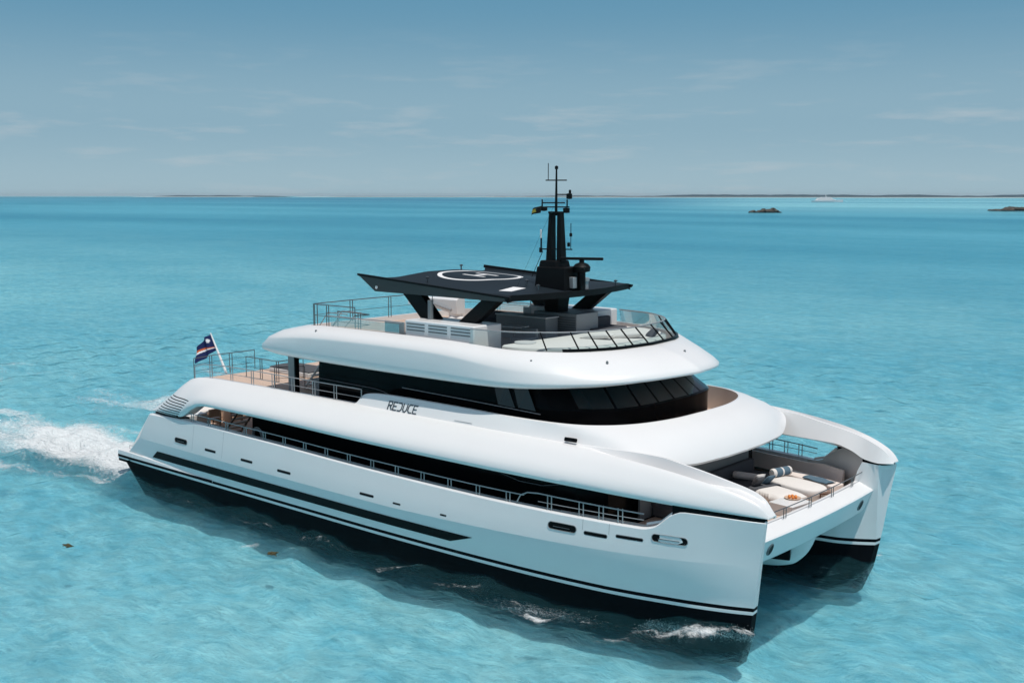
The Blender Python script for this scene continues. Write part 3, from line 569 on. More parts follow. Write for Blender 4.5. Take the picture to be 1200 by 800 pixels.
for sg in (1, -1):
    mb = MB(); mb.loft([[(a, b * sg, c) for a, b, c in band_sec(x)] for x in XS], cv=True, capa=True, capb=True)
    BW[sg] = mb.build('bulwark', M['white'], Y, smooth=27)
    mb = MB(); secs = []                                              # black strip standing in for the shade in the gap under the bow arms
    path = [(x - .01, v1(T_yo, x) + .035) for x in linsp(13.9, 16.6, 20)] + [(16.6, -4.97), (16.42, -4.62), (16.24, -4.34), (15.9, -4.31), (15.62, -4.31)]
    for q, (x, y) in enumerate(path):
        xx = min(x, 16.6); z0, z1 = v1(T_shz, xx) - .04, v1(T_zb, xx) + .03; dx, dy = (-.0, .2) if q < 20 else (-.2, -.05) if q < 23 else (0, -.2)
        secs.append([(x, y * sg, z0), (x, y * sg, z1), (x + dx, (y + dy) * sg, z1), (x + dx, (y + dy) * sg, z0)])
    mb.loft(secs, cv=True, capa=True, capb=True); mb.build('shadow_gap_strip', M['blackgloss'], BW[sg], smooth=30)
    mb = MB(); secs = []                                              # the same black strip for shade in the gap under the stern fin
    for x in linsp(-15.5, -12.9, 12):
        y = v1(T_yo, x) + .12; secs.append([(x, y * sg, 3.45), (x, y * sg, 3.62), (x, (y + .5) * sg, 3.62), (x, (y + .5) * sg, 3.45)])
    mb.loft(secs, cv=True, capa=True, capb=True); mb.build('stern_shadow_strip', M['blackgloss'], BW[sg], smooth=30)
    for k in range(8):                                                # air intake louvres in the stern fin
        mb = MB(); secs = []; z = 3.72 + .118 * k; xa = -15.0 + .105 * k; xb = -12.95 + .13 * k
        for x in linsp(xa, xb, 10):
            s = band_sec(x); P = [(q[1], q[2]) for q in s[2:14]]; ys = float(np.interp(z, [q[1] for q in P], [q[0] for q in P])); y2 = float(np.interp(z + .035, [q[1] for q in P], [q[0] for q in P]))
            secs.append([(x, (ys - .006) * sg, z), (x, (y2 - .006) * sg, z + .035), (x, (y2 + .05) * sg, z + .035), (x, (ys + .05) * sg, z)])
        mb.loft(secs, cv=True, capa=True, capb=True); mb.build('louvre', M['blackgloss'], BW[sg], smooth=30)
    # inner bulwark lining of the foredeck
    mb = MB(); secs = []
    for x, y, z in ((12.6, -6.0, 3.37), (13.0, -5.95, 3.37), (13.3, -5.85, 3.5), (13.95, -5.7, 4.0), (14.5, -5.45, 4.3), (15.0, -5.15, 4.25), (15.4, -4.85, 4.15), (15.7, -4.6, 4.05), (15.95, -4.5, 3.95)):
        secs.append([(x, y * sg, 2.6), (x, y * sg, z)])
    mb.loft(secs); mb.build('bow_lining', M['offwhite'], BW[sg], smooth=60, solid=.06)
    mb = MB(); secs = []
    for x, y, z in ((9.5, -6.35, 3.3), (11, -6.1, 3.3), (12.6, -5.85, 3.3), (13.6, -5.5, 3.42), (14.6, -5.05, 3.42)):
        secs.append([(x, y * sg, 2.71), (x, y * sg, z), (x, (y + .14) * sg, z + .01), (x, (y + .3) * sg, 2.71)])
    mb.loft(secs, capa=True, capb=True); mb.build('bow_coaming', M['taupe'], BW[sg], smooth=30)
# name on the raised panel: letters built from bars
def letter(ch):
    B = {'R': [((0, 0), (0, 1)), ((0, 1), (.55, 1)), ((.55, 1), (.62, .78)), ((.62, .78), (.55, .52)), ((.55, .52), (.12, .52)), ((.3, .5), (.66, 0))],
         'E': [((0, 0), (0, 1)), ((0, 1), (.6, 1)), ((0, .5), (.5, .5)), ((0, 0), (.6, 0))],
         'D': [((-.02, 1), (.42, 1)), ((.42, 1), (.62, .75)), ((.62, .75), (.62, .25)), ((.62, .25), (.42, 0)), ((.42, 0), (-.02, 0))],
         'U': [((0, 1), (0, .25)), ((0, .25), (.2, 0)), ((.2, 0), (.44, 0)), ((.44, 0), (.64, .25)), ((.64, .25), (.64, 1))],
         'C': [((.62, 1), (.22, 1)), ((.22, 1), (0, .75)), ((0, .75), (0, .25)), ((0, .25), (.22, 0)), ((.22, 0), (.62, 0))]}
    return B[ch]
def ring_half(ctrl, n):
    h = [tuple(p) for p in crv(ctrl, n)]; return h + [my(p) for p in h[-2::-1]]
cw_lo = [(-1.95, -5.70, 5.51), (-.95, -5.73, 5.52), (3, -5.75, 5.53), (7, -5.74, 5.53), (9.9, -5.36, 5.45), (11.9, -4.91, 5.40), (12.72, -3.6, 4.95), (13.06, -1.8, 4.91), (13.15, 0, 4.92)]
cw_up = [(-1.85, -5.58, 5.54), (-.95, -5.50, 6.03), (3, -5.46, 6.08), (6.5, -5.42, 6.04), (8.7, -5.24, 6.03), (10.0, -4.66, 6.04), (10.85, -3.6, 6.05), (11.35, -1.9, 6.06), (11.45, 0, 6.06)]
def mixr(a, b, t, out=0, up=0): return [tuple(p * (1 - t) + q * t for p, q in zip(u, v)) for u, v in zip(a, b)]
def bulge(ctrl, ks): return [(x + k[0], y + k[1], z + k[2]) for (x, y, z), k in zip(ctrl, ks)]
nb = [(0, 0, 0)] * 4
lip_in = bulge(cw_lo, [(0, .15, -.1)] * 4 + [(-.1, .15, -.12), (-.25, .25, -.14), (-.3, .15, -.10), (-.3, .02, -.09), (-.3, 0, -.09)])
lip0 = bulge(cw_lo, [(0, .01, -.03)] * 4 + [(0, .01, -.05), (-.06, .03, -.08), (-.04, .02, -.08), (-.04, 0, -.08), (-.04, 0, -.08)])
m1 = bulge(mixr(cw_lo, cw_up, .05), nb + [(0, 0, 0), (.0, 0, .01), (.03, -.03, .06), (.03, 0, .06), (.03, 0, .06)])
m2 = bulge(mixr(cw_lo, cw_up, .45), nb + [(0, 0, 0), (.05, -.04, .06), (.22, -.10, .2), (.27, -.03, .2), (.28, 0, .2)])
m3 = bulge(mixr(cw_lo, cw_up, .88), nb + [(0, 0, 0), (.03, -.02, .04), (.11, -.05, .08), (.13, 0, .08), (.13, 0, .08)])
up2 = bulge(cw_up, [(0, .05, .015)] * 4 + [(0, .05, .02), (-.03, .04, .03), (-.05, .04, .03), (-.06, 0, .03), (-.06, 0, .03)])
inn = bulge(cw_up, [(0, .16, 0)] * 4 + [(-.02, .16, .02), (-.1, .13, .02), (-.13, .1, .02), (-.16, 0, .02), (-.16, 0, .02)])
inb = [(x, y + .02, 5.05) for x, y, z in inn]
mb = MB(); mb.loft([ring_half(c, 110) for c in (lip_in, lip0, cw_lo, m1, m2, m3, cw_up, up2, inn)]); mb.loft([ring_half(c, 110) for c in (inn, inb)], mi=1)
cowl = mb.build('foredeck_cowl', [M['white'], M['taupe']], Y, smooth=38)
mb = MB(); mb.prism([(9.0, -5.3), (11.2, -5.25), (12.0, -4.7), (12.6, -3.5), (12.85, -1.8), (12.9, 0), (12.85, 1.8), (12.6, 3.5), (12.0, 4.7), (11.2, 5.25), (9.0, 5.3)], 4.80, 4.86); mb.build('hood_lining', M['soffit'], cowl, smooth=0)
xo = .22; hgt = .285
for q, ch in enumerate('REDUCE'):
    mb = MB()
    for (a, b), (c, d_) in letter(ch):
        def P3(u, v):
            z = 5.585 + v * hgt; f = (z - 5.525) / (6.055 - 5.525); y = -5.743 + f * .262
            return Vector((xo + q * .285 + u * .32, y - .006, z))
        A, B = P3(a, b), P3(c, d_); t = (B - A); L_ = t.length; t.normalize(); nrm = Vector((0, -.9, .44)).normalized(); w = t.cross(nrm); w.normalize(); A -= t * .02; B += t * .02
        V = [p + w * s1 * .024 + nrm * s2 for p in (A, B) for s1, s2 in ((-1, -.01), (1, -.01), (1, .014), (-1, .014))]
        mb.add(V, [(0, 1, 2, 3), (4, 7, 6, 5), (0, 4, 5, 1), (1, 5, 6, 2), (2, 6, 7, 3), (3, 7, 4, 0)])
    mb.build('name_letter', M['text'], cowl, smooth=0)
mb = MB()
for x0, z0 in ((4.4, 5.62),): mb.box((x0, -5.73, z0), (.9, .012, .012))
mb.build('hatch_seam', M['grey'], cowl)
mb = MB(); mb.box((9.35, -5.52, 5.63), (.5, .10, .14), rx=R(-25), rz=R(6)); mb.build('side_light', M['blackgloss'], cowl, bevel=.03)

# ------------------------------------------------------------------ upper saloon and wheelhouse
def half_plan(ctrl, n): return ring_half([(x, y, 0) for x, y in ctrl], n)
P_lo = [(-5.4, -4.62), (0, -4.64), (4, -4.6), (6.6, -4.5), (8.4, -4.15), (9.55, -3.15), (9.95, -1.65), (10.02, 0)]
P_mid = [(x + (.03 if x > 5 else 0), y, ) for x, y in P_lo]
P_top = [(-5.4, -4.55), (0, -4.56), (3.2, -4.5), (5.3, -4.3), (7.0, -3.8), (8.3, -2.8), (8.85, -1.5), (9.0, 0)]
mb = MB(); lv = [(P_lo, 5.09), (P_lo, 6.20), (P_mid, 6.27), (P_mid, 6.34), (P_top, 7.3)]
mb.loft([[(x, y, z) for x, y, _ in half_plan(p, 80)] for p, z in lv], capa=True, capb=True)
sal = mb.build('upper_saloon', M['glass'], Y, smooth=30)
# windscreen panes set proud of the black surround
full_mid = half_plan(P_mid, 400); full_top = half_plan(P_top, 400)
def on_ws(u, f): a = full_mid[int(u)]; b = full_top[int(u)]; return Vector((a[0] + (b[0] - a[0]) * f, a[1] + (b[1] - a[1]) * f, 6.34 + (7.3 - 6.34) * f))
for (u0, u1) in ((236, 284), (288, 324), (328, 361), (365, 396), (401, 432), (436, 469), (473, 509), (513, 561)):
    mb = MB(); secs = []
    for i in range(9):
        t = i / 8; row = []
        for f in (.06, .95):
            ctr = 398.5; ub = u0 + (u1 - u0) * t; sh = (ub - ctr) * (-.06 * f); p = on_ws(ub + sh, f); q = on_ws(min(798, ub + sh + 1), f) - p; nrm = Vector((q.y, -q.x, 0)).normalized(); nrm = (nrm + Vector((0, 0, .5))).normalized(); row.append(p + nrm * .012)
        secs.append([row[0], row[1], row[1] - Vector((0, 0, 0)) - (row[1] - row[0]).normalized() * 0 - Vector((.02, 0, 0)) * 0, row[0]][:2])
    mb.loft(secs); mb.build('windscreen_pane', M['tealglass'], sal, smooth=40)
for sg in (1, -1):
    for (x0, x1) in ((5.15, 5.95), (6.15, 6.95)):
        mb = MB(); mb.add([(x0 + .0, -4.60 * sg, 6.22), (x1 + .05, -4.60 * sg, 6.19), (x1 - .45, -4.47 * sg, 6.97), (x0 - .3, -4.52 * sg, 6.97)], [(0, 1, 2, 3)]); mb.build('side_pane', M['tealglass'], sal, smooth=0, solid=.006)
    mb = MB(); mb.tube([(-5.3, -4.70 * sg, 6.1), (-1.6, -4.70 * sg, 6.05), (-1.1, -4.70 * sg, 5.98), (-.8, -4.70 * sg, 5.9)], .018); mb.build('saloon_handrail', M['darksteel'], sal)
    mb = MB(); mb.tube([(.0, -4.70 * sg, 6.28), (4, -4.66 * sg, 6.2), (7.2, -4.58 * sg, 6.1)], .018); mb.build('saloon_handrail', M['steel'], sal)
# pillars carrying the roof aft
for sg in (1, -1):
    mb = MB(); mb.box((-7.25, -4.6 * sg, 6.15), (.48, .2, 2.15)); mb.build('roof_pillar', M['grey'], Y, smooth=0, bevel=.04)
    mb = MB(); mb.box((-6.97, -4.6 * sg, 6.15), (.08, .22, 2.14)); mb.build('pillar_trim', M['blackgloss'], Y, smooth=0)

# ------------------------------------------------------------------ the roof shell with the sundeck on top
rf_lip = [(-9.35, 0, 7.14), (-9.3, -2.6, 7.13), (-9.02, -4.3, 7.1), (-7.7, -5.3, 7.06), (-4, -5.56, 7.03), (2.5, -5.6, 7.04), (6.4, -5.36, 7.08), (8.95, -3.95, 7.2), (10.2, -2.2, 7.33), (10.75, 0, 7.38)]
rf_out = [(-9.7, 0, 7.24), (-9.66, -2.7, 7.23), (-9.35, -4.5, 7.2), (-7.85, -5.5, 7.16), (-4, -5.70, 7.12), (2.5, -5.72, 7.13), (6.5, -5.48, 7.17), (9.15, -4.07, 7.29), (10.5, -2.3, 7.42), (11.1, 0, 7.48)]
rf_o2 = [(-9.68, 0, 7.36), (-9.62, -2.7, 7.35), (-9.3, -4.52, 7.34), (-7.8, -5.54, 7.36), (-4, -5.72, 7.40), (2.5, -5.74, 7.38), (6.5, -5.48, 7.36), (9.15, -4.07, 7.4), (10.5, -2.3, 7.51), (11.1, 0, 7.58)]
rf_s1 = [(-9.2, 0, 7.62), (-9.12, -2.7, 7.62), (-8.8, -4.45, 7.64), (-7.5, -5.47, 7.82), (-4, -5.69, 8.08), (2.5, -5.66, 8.12), (6.4, -5.34, 7.80), (8.95, -3.92, 7.66), (10.25, -2.2, 7.72), (10.82, 0, 7.77)]
rf_s2 = [(-8.4, 0, 7.95), (-8.3, -2.7, 7.97), (-8.0, -4.3, 8.0), (-6.9, -5.16, 8.13), (-4, -5.36, 8.30), (2.5, -5.32, 8.32), (6.2, -5.1, 8.05), (8.5, -3.7, 7.99), (9.72, -2.12, 8.02), (10.25, 0, 8.05)]
rf_s0 = bulge(rf_s1, [(-.06, 0, -.09)] * 2 + [(-.05, -.04, -.09), (-.03, -.05, -.10)] + [(0, -.02, -.10)] * 3 + [(.06, -.04, -.06), (.08, -.02, -.06), (.08, 0, -.06)])
rf_t = [(-7.0, 0, 8.25), (-6.9, -2.6, 8.27), (-6.6, -4.0, 8.3), (-5.9, -4.75, 8.38), (-4, -5.0, 8.47), (2.5, -5.0, 8.48), (6.0, -4.78, 8.36), (8.0, -3.5, 8.32), (8.85, -2.0, 8.33), (9.15, 0, 8.34)]
rf_ti = bulge(rf_t, [(.16, 0, 0), (.16, 0, 0), (.14, .1, 0), (.1, .14, 0), (0, .16, 0), (0, .16, 0), (-.06, .15, 0), (-.12, .1, 0), (-.16, .02, 0), (-.16, 0, 0)])
rf_b = [(x, y, 7.98) for x, y, z in rf_ti]
rf_un = [(x * .96, y * .93, z + .04) for x, y, z in rf_lip]
rf_c = [(x * .9, y * .8, 7.32) for x, y, z in rf_lip]
mb = MB(); mb.loft([ring_half(c, 120) for c in (rf_c, rf_un, rf_lip, rf_out, rf_o2, rf_s0, rf_s1, rf_s2, rf_t, rf_ti, rf_b)])
lo = ring_half(rf_c, 120); mb.add(lo, [tuple(range(len(lo)))])
roof = mb.build('roof_shell', M['white'], Y, smooth=75)
fl = [p for p in ring_half(rf_b, 60)]; mb = MB(); mb.prism([(x, y) for x, y, z in fl], 7.90, 8.02); mb.build('sundeck', M['teak'], Y, smooth=0)
for x, y, z in ((-4.6, -5.36, 8.31), (-1.2, -5.36, 8.29), (6.9, -4.75, 8.07), (9.1, -3.1, 8.06), (9.9, .8, 8.13)):
    mb = MB(); mb.lathe((x, y, z), [(0, .035), (.03, .03), (.045, 0), (.05, -.06)], 10); mb.build('deck_light', M['midgrey'], roof)

# ------------------------------------------------------------------ sundeck fittings
def railing(name, pts, h, posts, parent=Y, m='steel', mids=(.5,), r=.022, gapw=.16, pm=None):
    """posts: list of curve fractions; twin stanchions at each. pts = deck-level path"""
    P = [Vector(p) for p in pts]; acc = [0]
    for a, b in zip(P, P[1:]): acc.append(acc[-1] + (b - a).length)
    def at(s):
        s = max(0, min(acc[-1], s))
        for i in range(len(P) - 1):
            if s <= acc[i + 1] + 1e-9:
                t = (s - acc[i]) / max(1e-9, acc[i + 1] - acc[i]); return P[i].lerp(P[i + 1], t)
        return P[-1]
    mb = MB(); mb.tube([p + Vector((0, 0, h)) for p in P], r)
    for q in mids: mb.tube([p + Vector((0, 0, h * q)) for p in P], r * .55, 6)
    rail = mb.build(name, M[m], parent)
    for k, f in enumerate(posts):
        for o in ((-gapw / 2, gapw / 2) if 0 < f < 1 and gapw else (0,)):
            p = at(f * acc[-1] + o); mb = MB(); mb.tube([p, p + Vector((0, 0, h - r * .6))], r * .9, 8); mb.build('stanchion', M[pm or m], rail)
    return rail
def box_part(name, c, d, m, parent=Y, bevel=.02, rz=0):
    mb = MB(); mb.box(c, d, rz=rz); return mb.build(name, M[m], parent, smooth=30, bevel=bevel)
for sg in (1, -1):
    vb = box_part('ventilation_housing', (2.05, -3.85 * sg, 8.53), (3.8, 1.6, 1.08), 'white', bevel=.05)
    for i in range(3):
        for k in range(3):
            mb = MB(); mb.box((.78 + 1.24 * i, -4.655 * sg, 8.68 + .125 * k), (1.02, .02, .05)); mb.build('vent_louvre', M['louvre'], vb, smooth=0)
    box_part('side_gate', (-.48, -4.62 * sg, 8.62), (1.15, .05, .66), 'grey', bevel=.01)
    mb = MB(); mb.box((.92, -3.95 * sg, 9.45), (.17, .17, .8)); mb.build('roof_post', M['midgrey'], Y, smooth=0, bevel=.02)
    # clear balustrade running aft from the housing
    mb = MB(); mb.loft([[(x, -4.80 * sg, 8.3), (x, -4.80 * sg, 8.88)] for x in linsp(-4.3, -.02, 6)]); gl = mb.build('balustrade_glass', M['clear'], Y, smooth=0, recalc=False)
    mb = MB(); mb.tube([(-4.5, -4.80 * sg, 8.9), (.12, -4.80 * sg, 8.95)], .025); mb.build('glass_capping', M['steel'], gl)
    # raked struts carrying the hardtop
    for (xt0, xt1, xb0, xb1) in ((-.95, .15, .22, 1.22), (3.62, 4.55, 2.22, 3.15)):
        mb = MB(); y0, y1 = -3.78 * sg, -3.42 * sg
        V = [(xb0, y0, 9.0), (xb1, y0, 9.0), (xb1, y1, 9.0), (xb0, y1, 9.0), (xt0, y0, 10.06), (xt1, y0, 10.06), (xt1, y1, 10.06), (xt0, y1, 10.06)]
        mb.add(V, [(3, 2, 1, 0), (4, 5, 6, 7), (0, 1, 5, 4), (1, 2, 6, 5), (2, 3, 7, 6), (3, 0, 4, 7)]); mb.build('hardtop_strut', M['carbon'], Y, smooth=0, bevel=.03)
bar = box_part('bar_counter', (2.38, .30, 8.50), (2.75, .80, .96), 'grey')
mb = MB(); mb.box((2.38, .30, 9.0), (2.82, .88, .05)); mb.build('counter_top', M['offwhite'], bar, bevel=.01)
cb = box_part('drinks_cabinet', (3.45, 1.62, 8.58), (2.3, 1.5, 1.12), 'grey')
for k in range(9):
    mb = MB(); mb.box((3.9, .862, 8.18 + .1 * k), (1.3, .03, .045)); mb.build('slat', M['louvre'], cb, smooth=0)
mb = MB(); mb.box((3.1, 1.4, 9.6), (.7, .7, 1.0), taper=1.25); mb.build('hardtop_trunk', M['carbon'], Y, smooth=0, bevel=.03)
# wind-break of raked glass panes around the front of the sundeck
g_lo = [(3.95, -4.9, 8.42), (5.9, -4.66, 8.36), (7.0, -4.05, 8.34), (7.9, -3.3, 8.34), (8.65, -1.95, 8.35), (8.95, 0, 8.36)]
g_hi = [(3.95, -4.82, 9.0), (5.6, -4.52, 9.0), (6.6, -3.95, 9.0), (7.4, -3.2, 9.0), (8.02, -1.9, 9.0), (8.28, 0, 9.0)]
G0, G1 = ring_half(g_lo, 60), ring_half(g_hi, 60)
mb = MB(); mb.loft([G0, G1]); wb = mb.build('windbreak_glass', M['clear'], Y, smooth=60, recalc=False)
mb = MB(); mb.tube(G1, .028); mb.build('windbreak_capping', M['steel'], wb)
mb = MB(); lo_ = [G0[i] for i in range(30, 89)]
mb.loft([[(x * 1.0, y, z - .02), (x + .06, y * 1.012, z + .0), (x + .04, y * 1.01, z + .085), (x - .06, y * .99, z + .09)] for x, y, z in lo_], cv=True, capa=True, capb=True); mb.build('windbreak_base', M['blackgloss'], wb, smooth=30)
for i in (24, 36, 42, 48, 53, 58, 60 + 5, 60 + 11, 60 + 17, 60 + 23, 60 + 35):
    mb = MB(); a, b = Vector(G0[i]), Vector(G1[i]); mb.tube([a + Vector((0, 0, .03)), b], .03, 6); mb.build('mullion', M['blackgloss'], wb)
# sun pads filling the bow of the sundeck
def pad(name, half, z0, z1, m, label=None, cat=None):
    poly = half + [(x, -y) for x, y in half[::-1] if abs(y) > 1e-6]
    mb = MB(); n = len(poly); c = (sum(p[0] for p in poly) / n, 0)
    def sc(k): return [(c[0] + (x - c[0]) * k, y * k) for x, y in poly]
    mb.loft([[(x, y, z) for x, y in sc(k)] for k, z in ((1, z0), (1.0, z1 - .06), (.985, z1 - .015), (.95, z1))], cv=True, capb=True); o = mb.build(name, M[m], Y, smooth=50); return o
box_part('seat_plinth', (6.9, 0, 8.1), (3.0, 5.6, .2), 'white', bevel=.05)
mb = MB(); mb.loft([[(x, y, z) for x, y in [(q[0] * s - (s - 1) * 6.5, q[1] * s) for q in [(4.9, -4.1), (5.9, -4.05), (6.9, -3.6), (7.7, -2.9), (8.35, -1.7), (8.55, 0), (8.35, 1.7), (7.7, 2.9), (6.9, 3.6), (5.9, 4.05), (4.9, 4.1)]]] for s, z in ((1, 8.03), (1, 8.34), (.98, 8.40), (.9, 8.41))], cv=True, capb=True)
sunpad = mb.build('sun_pad', M['cushion'], Y, smooth=50)

# ------------------------------------------------------------------ black hardtop with the helipad marking, mast and radar
def top_z(x, y):                     # crowned upper skin, falling towards the bow
    e = 10.18 + .058 * (5.2 - x); c = (10.60 - .045 * x if x < 2 else 10.51 - .085 * (x - 2)) - .085 * max(0., abs(y) - .9) * (1 if x < 2 else max(0, 1 - (x - 2) / 2.5))
    k = max(0., min(1., (4 - abs(y)) / .22)); k = k * k * (3 - 2 * k)
    return e + (c - e) * k
nose = lambda y: 5.05 + .5 * (1 - (y / 4)**2)
tail = lambda y: -3.4 + (1.05 * min(1, (4 - abs(y)) / 1.3))
mb = MB(); nx = 30; gy = [-4, -3.97, -3.93, -3.88, -3.83, -3.78] + linsp(-3.6, 3.6, 37) + [3.78, 3.83, 3.88, 3.93, 3.97, 4]
top = [[(tail(y) + (nose(y) - tail(y)) * i / nx, y, top_z(tail(y) + (nose(y) - tail(y)) * i / nx, y)) for y in gy] for i in range(nx + 1)]
bot = [[(max(-2.36, p[0] + .95 * (1 - i / nx)) - (.12 if i == nx else 0), p[1] * .995, 10.02) for p in row] for i, row in enumerate(top)]
mb.loft(top, mi=0); mb.loft(bot, mi=2)
for A, B in ((top[0], bot[0]), (top[-1], bot[-1])): mb.loft([A, B], mi=1 if A is top[0] else 0)
for q in (0, -1): mb.loft([[r_[q] for r_ in top], [r_[q] for r_ in bot]], mi=1)
ht = mb.build('helipad_hardtop', [M['pad'], M['fascia'], M['carbon']], Y, smooth=30)
for sg in (1, -1):
    mb = MB(); secs = [[(x - .0, (4.0 + .03) * -sg, top_z(x, 4) - .03), (x, 4.03 * -sg, top_z(x, 4) + .045), (x, 3.93 * -sg, top_z(x, 4) + .05), (x, 3.90 * -sg, top_z(x, 4) - .08)] for x in linsp(-3.42, 5.2, 24)]
    mb.loft(secs, cv=True, capa=True, capb=True); mb.build('edge_rail', M['carbon'], ht, smooth=30)
mb = MB(); secs = [[(nose(y) + .03, y, top_z(nose(y), y) - .2), (nose(y) + .03, y, top_z(nose(y), y) + .035), (nose(y) - .09, y, top_z(nose(y), y) + .04), (nose(y) - .12, y, top_z(nose(y), y) - .05)] for y in linsp(-4, 4, 31)]
mb.loft(secs, cv=True, capa=True, capb=True); mb.build('nose_trim', M['carbon'], ht, smooth=30)
mb = MB(); nn = 72; rg = [[(.0 + r_ * math.cos(a), r_ * math.sin(a), top_z(r_ * math.cos(a), r_ * math.sin(a)) + o) for a in [2 * math.pi * k / nn for k in range(nn)]] for r_, o in ((1.86, -.004), (1.86, .009), (1.66, .009), (1.66, -.004))]
mb.loft(rg, cv=True); mb.build('landing_circle', M['paint'], ht, smooth=30)
mb = MB()
def flat_bar(ax, ay, bx, by, w):
    d_ = Vector((bx - ax, by - ay)).normalized() * w / 2; n_ = Vector((-d_.y, d_.x))
    P = [(ax + n_.x, ay + n_.y), (bx + n_.x, by + n_.y), (bx - n_.x, by - n_.y), (ax - n_.x, ay - n_.y)]
    mb.add([(x, y, top_z(x, y) + .009) for x, y in P] + [(x, y, top_z(x, y) - .004) for x, y in P], [(0, 1, 2, 3), (0, 4, 5, 1), (1, 5, 6, 2), (2, 6, 7, 3), (3, 7, 4, 0)])
flat_bar(-.62, -.42, .62, -.42, .17); flat_bar(-.62, .42, .62, .42, .17); flat_bar(0, -.33, 0, .33, .17)
mb.build('landing_letter', M['paint'], ht, smooth=0)
mb = MB(); flat_bar(3.95, -2.85, 3.62, -1.6, .55); mb.build('white_hatch', M['paint'], ht, smooth=0)
mb = MB(); flat_bar(2.0, 3.2, 2.0, 3.75, .12); mb.build('edge_marking', M['paint'], ht, smooth=0)
for x, y in ((3.4, -.9), (4.6, -1.6), (5.1, 2.9), (-.3, -2.9), (-2.3, 1.2)):
    mb = MB(); mb.lathe((x, y, top_z(x, y)), [(.03, -.02), (.03, .16), (.075, .17), (.08, .22), (0, .25)], 12); mb.build('pad_light', M['darksteel'], ht)
mb = MB(); mb.lathe((-2.2, -4.045, 10.2), [(0, .03), (.06, .025), (.07, 0)], 12, axis='Y'); mb.build('marker_lamp', M['paint'], ht)

mb = MB(); mb.box((4.38, 0, 10.68), (1.62, 1.3, .95), taper=.9); mb.box((4.12, 0, 11.22), (.98, .95, .36), taper=.88)
mast = mb.build('mast', M['carbon'], Y, smooth=0, bevel=.05)
for x, lean in ((3.93, .06), (4.48, -.06)):
    mb = MB(); V = []
    for z, w, dx in ((11.35, .125, 0), (13.32, .085, lean)): V += [(x + dx + a * w, b * w * 1.5, z) for a, b in ((-1, -1), (1, -1), (1, 1), (-1, 1))]
    mb.add(V, [(3, 2, 1, 0), (4, 5, 6, 7), (0, 1, 5, 4), (1, 2, 6, 5), (2, 3, 7, 6), (3, 0, 4, 7)]); mb.build('mast_leg', M['carbon'], mast, smooth=0, bevel=.02)
mb = MB(); mb.tube([(4.19, 0, 13.2), (4.20, 0, 15.05)], [.06, .035]); mb.lathe((4.20, 0, 15.05), [(.03, 0), (.07, .02), (.07, .12), (0, .16)], 10); mb.box((4.19, 0, 13.33), (.55, .34, .08)); mb.build('mast_pole', M['carbon'], mast)
def yard(z, x0, x1, y0=0, y1=0): mb = MB(); mb.tube([(4.19 + x0, y0, z), (4.19 + x1, y1, z)], .028, 6); mb.build('yard', M['carbon'], mast)
yard(14.62, -.35, .35, -.25, .25); yard(14.05, 0, .5, 0, .3); yard(13.55, -.55, .45, -.3, .3); yard(13.72, -.5, .3, -.3, .2); yard(11.85, -.55, .65, -.3, .25)
mb = MB(); mb.tube([(3.92, -.18, 14.62), (3.92, -.18, 15.3)], .016, 6); mb.tube([(3.69, -.28, 13.55), (3.69, -.28, 13.85)], .03, 6); mb.tube([(4.54, .27, 13.55), (4.54, .27, 13.85)], .03, 6); mb.tube([(3.66, -.3, 11.85), (3.66, -.3, 12.3)], .035, 6); mb.tube([(4.76, .25, 11.85), (4.76, .25, 12.9)], .014, 6); mb.build('whip_aerial', M['carbon'], mast)
for (x, y, z, r_, h) in ((4.64, .28, 13.86, .12, .22), (4.66, .3, 14.06, .05, .16), (3.76, -.25, 13.38, .14, .16), (4.56, .2, 13.3, .14, .2), (3.64, -.3, 11.7, .07, .2), (4.69, .2, 11.95, .06, .16), (4.72, .3, 12.35, .06, .14)):
    mb = MB(); mb.lathe((x, y, z), [(0, 0), (r_, .02), (r_, h), (0, h + .03)], 12); mb.build('mast_lamp', M['carbon'], mast)
mb = MB(); mb.lathe((3.64, -.30, 12.28), [(0, 0), (.035, .01), (.035, .35), (0, .37)], 10); mb.build('gps_aerial', M['paint'], mast)
mb = MB(); mb.lathe((5.4, .15, 10.95), [(.16, -.75), (.16, 0), (.34, .05), (.36, .22), (.26, .34), (.1, .4), (.1, .5)], 16); rd = mb.build('radar_pedestal', M['carbon'], mast, smooth=40)
mb = MB(); mb.box((5.4, .15, 11.50), (1.75, .14, .11), rz=R(27)); mb.build('radar_scanner', M['carbon'], rd, smooth=0, bevel=.03)
mb = MB(); mb.lathe((5.15, .75, 10.2), [(.12, 0), (.12, .35), (.16, .36), (.16, .5), (0, .52)], 12); mb.build('searchlight', M['steel'], mast)
mb = MB(); mb.box((5.2, -.2, 10.55), (.3, .25, .45)); mb.build('junction_box', M['steel'], mast, smooth=0, bevel=.02)
mb = MB(); mb.tube([(3.5, 0, 11.75), (1.9, 1.2, 10.55)], .014, 6); mb.tube([(4.05, -.05, 13.5), (3.5, -1.6, 10.4)], .004, 5); mb.build('mast_stay', M['carbon'], mast)

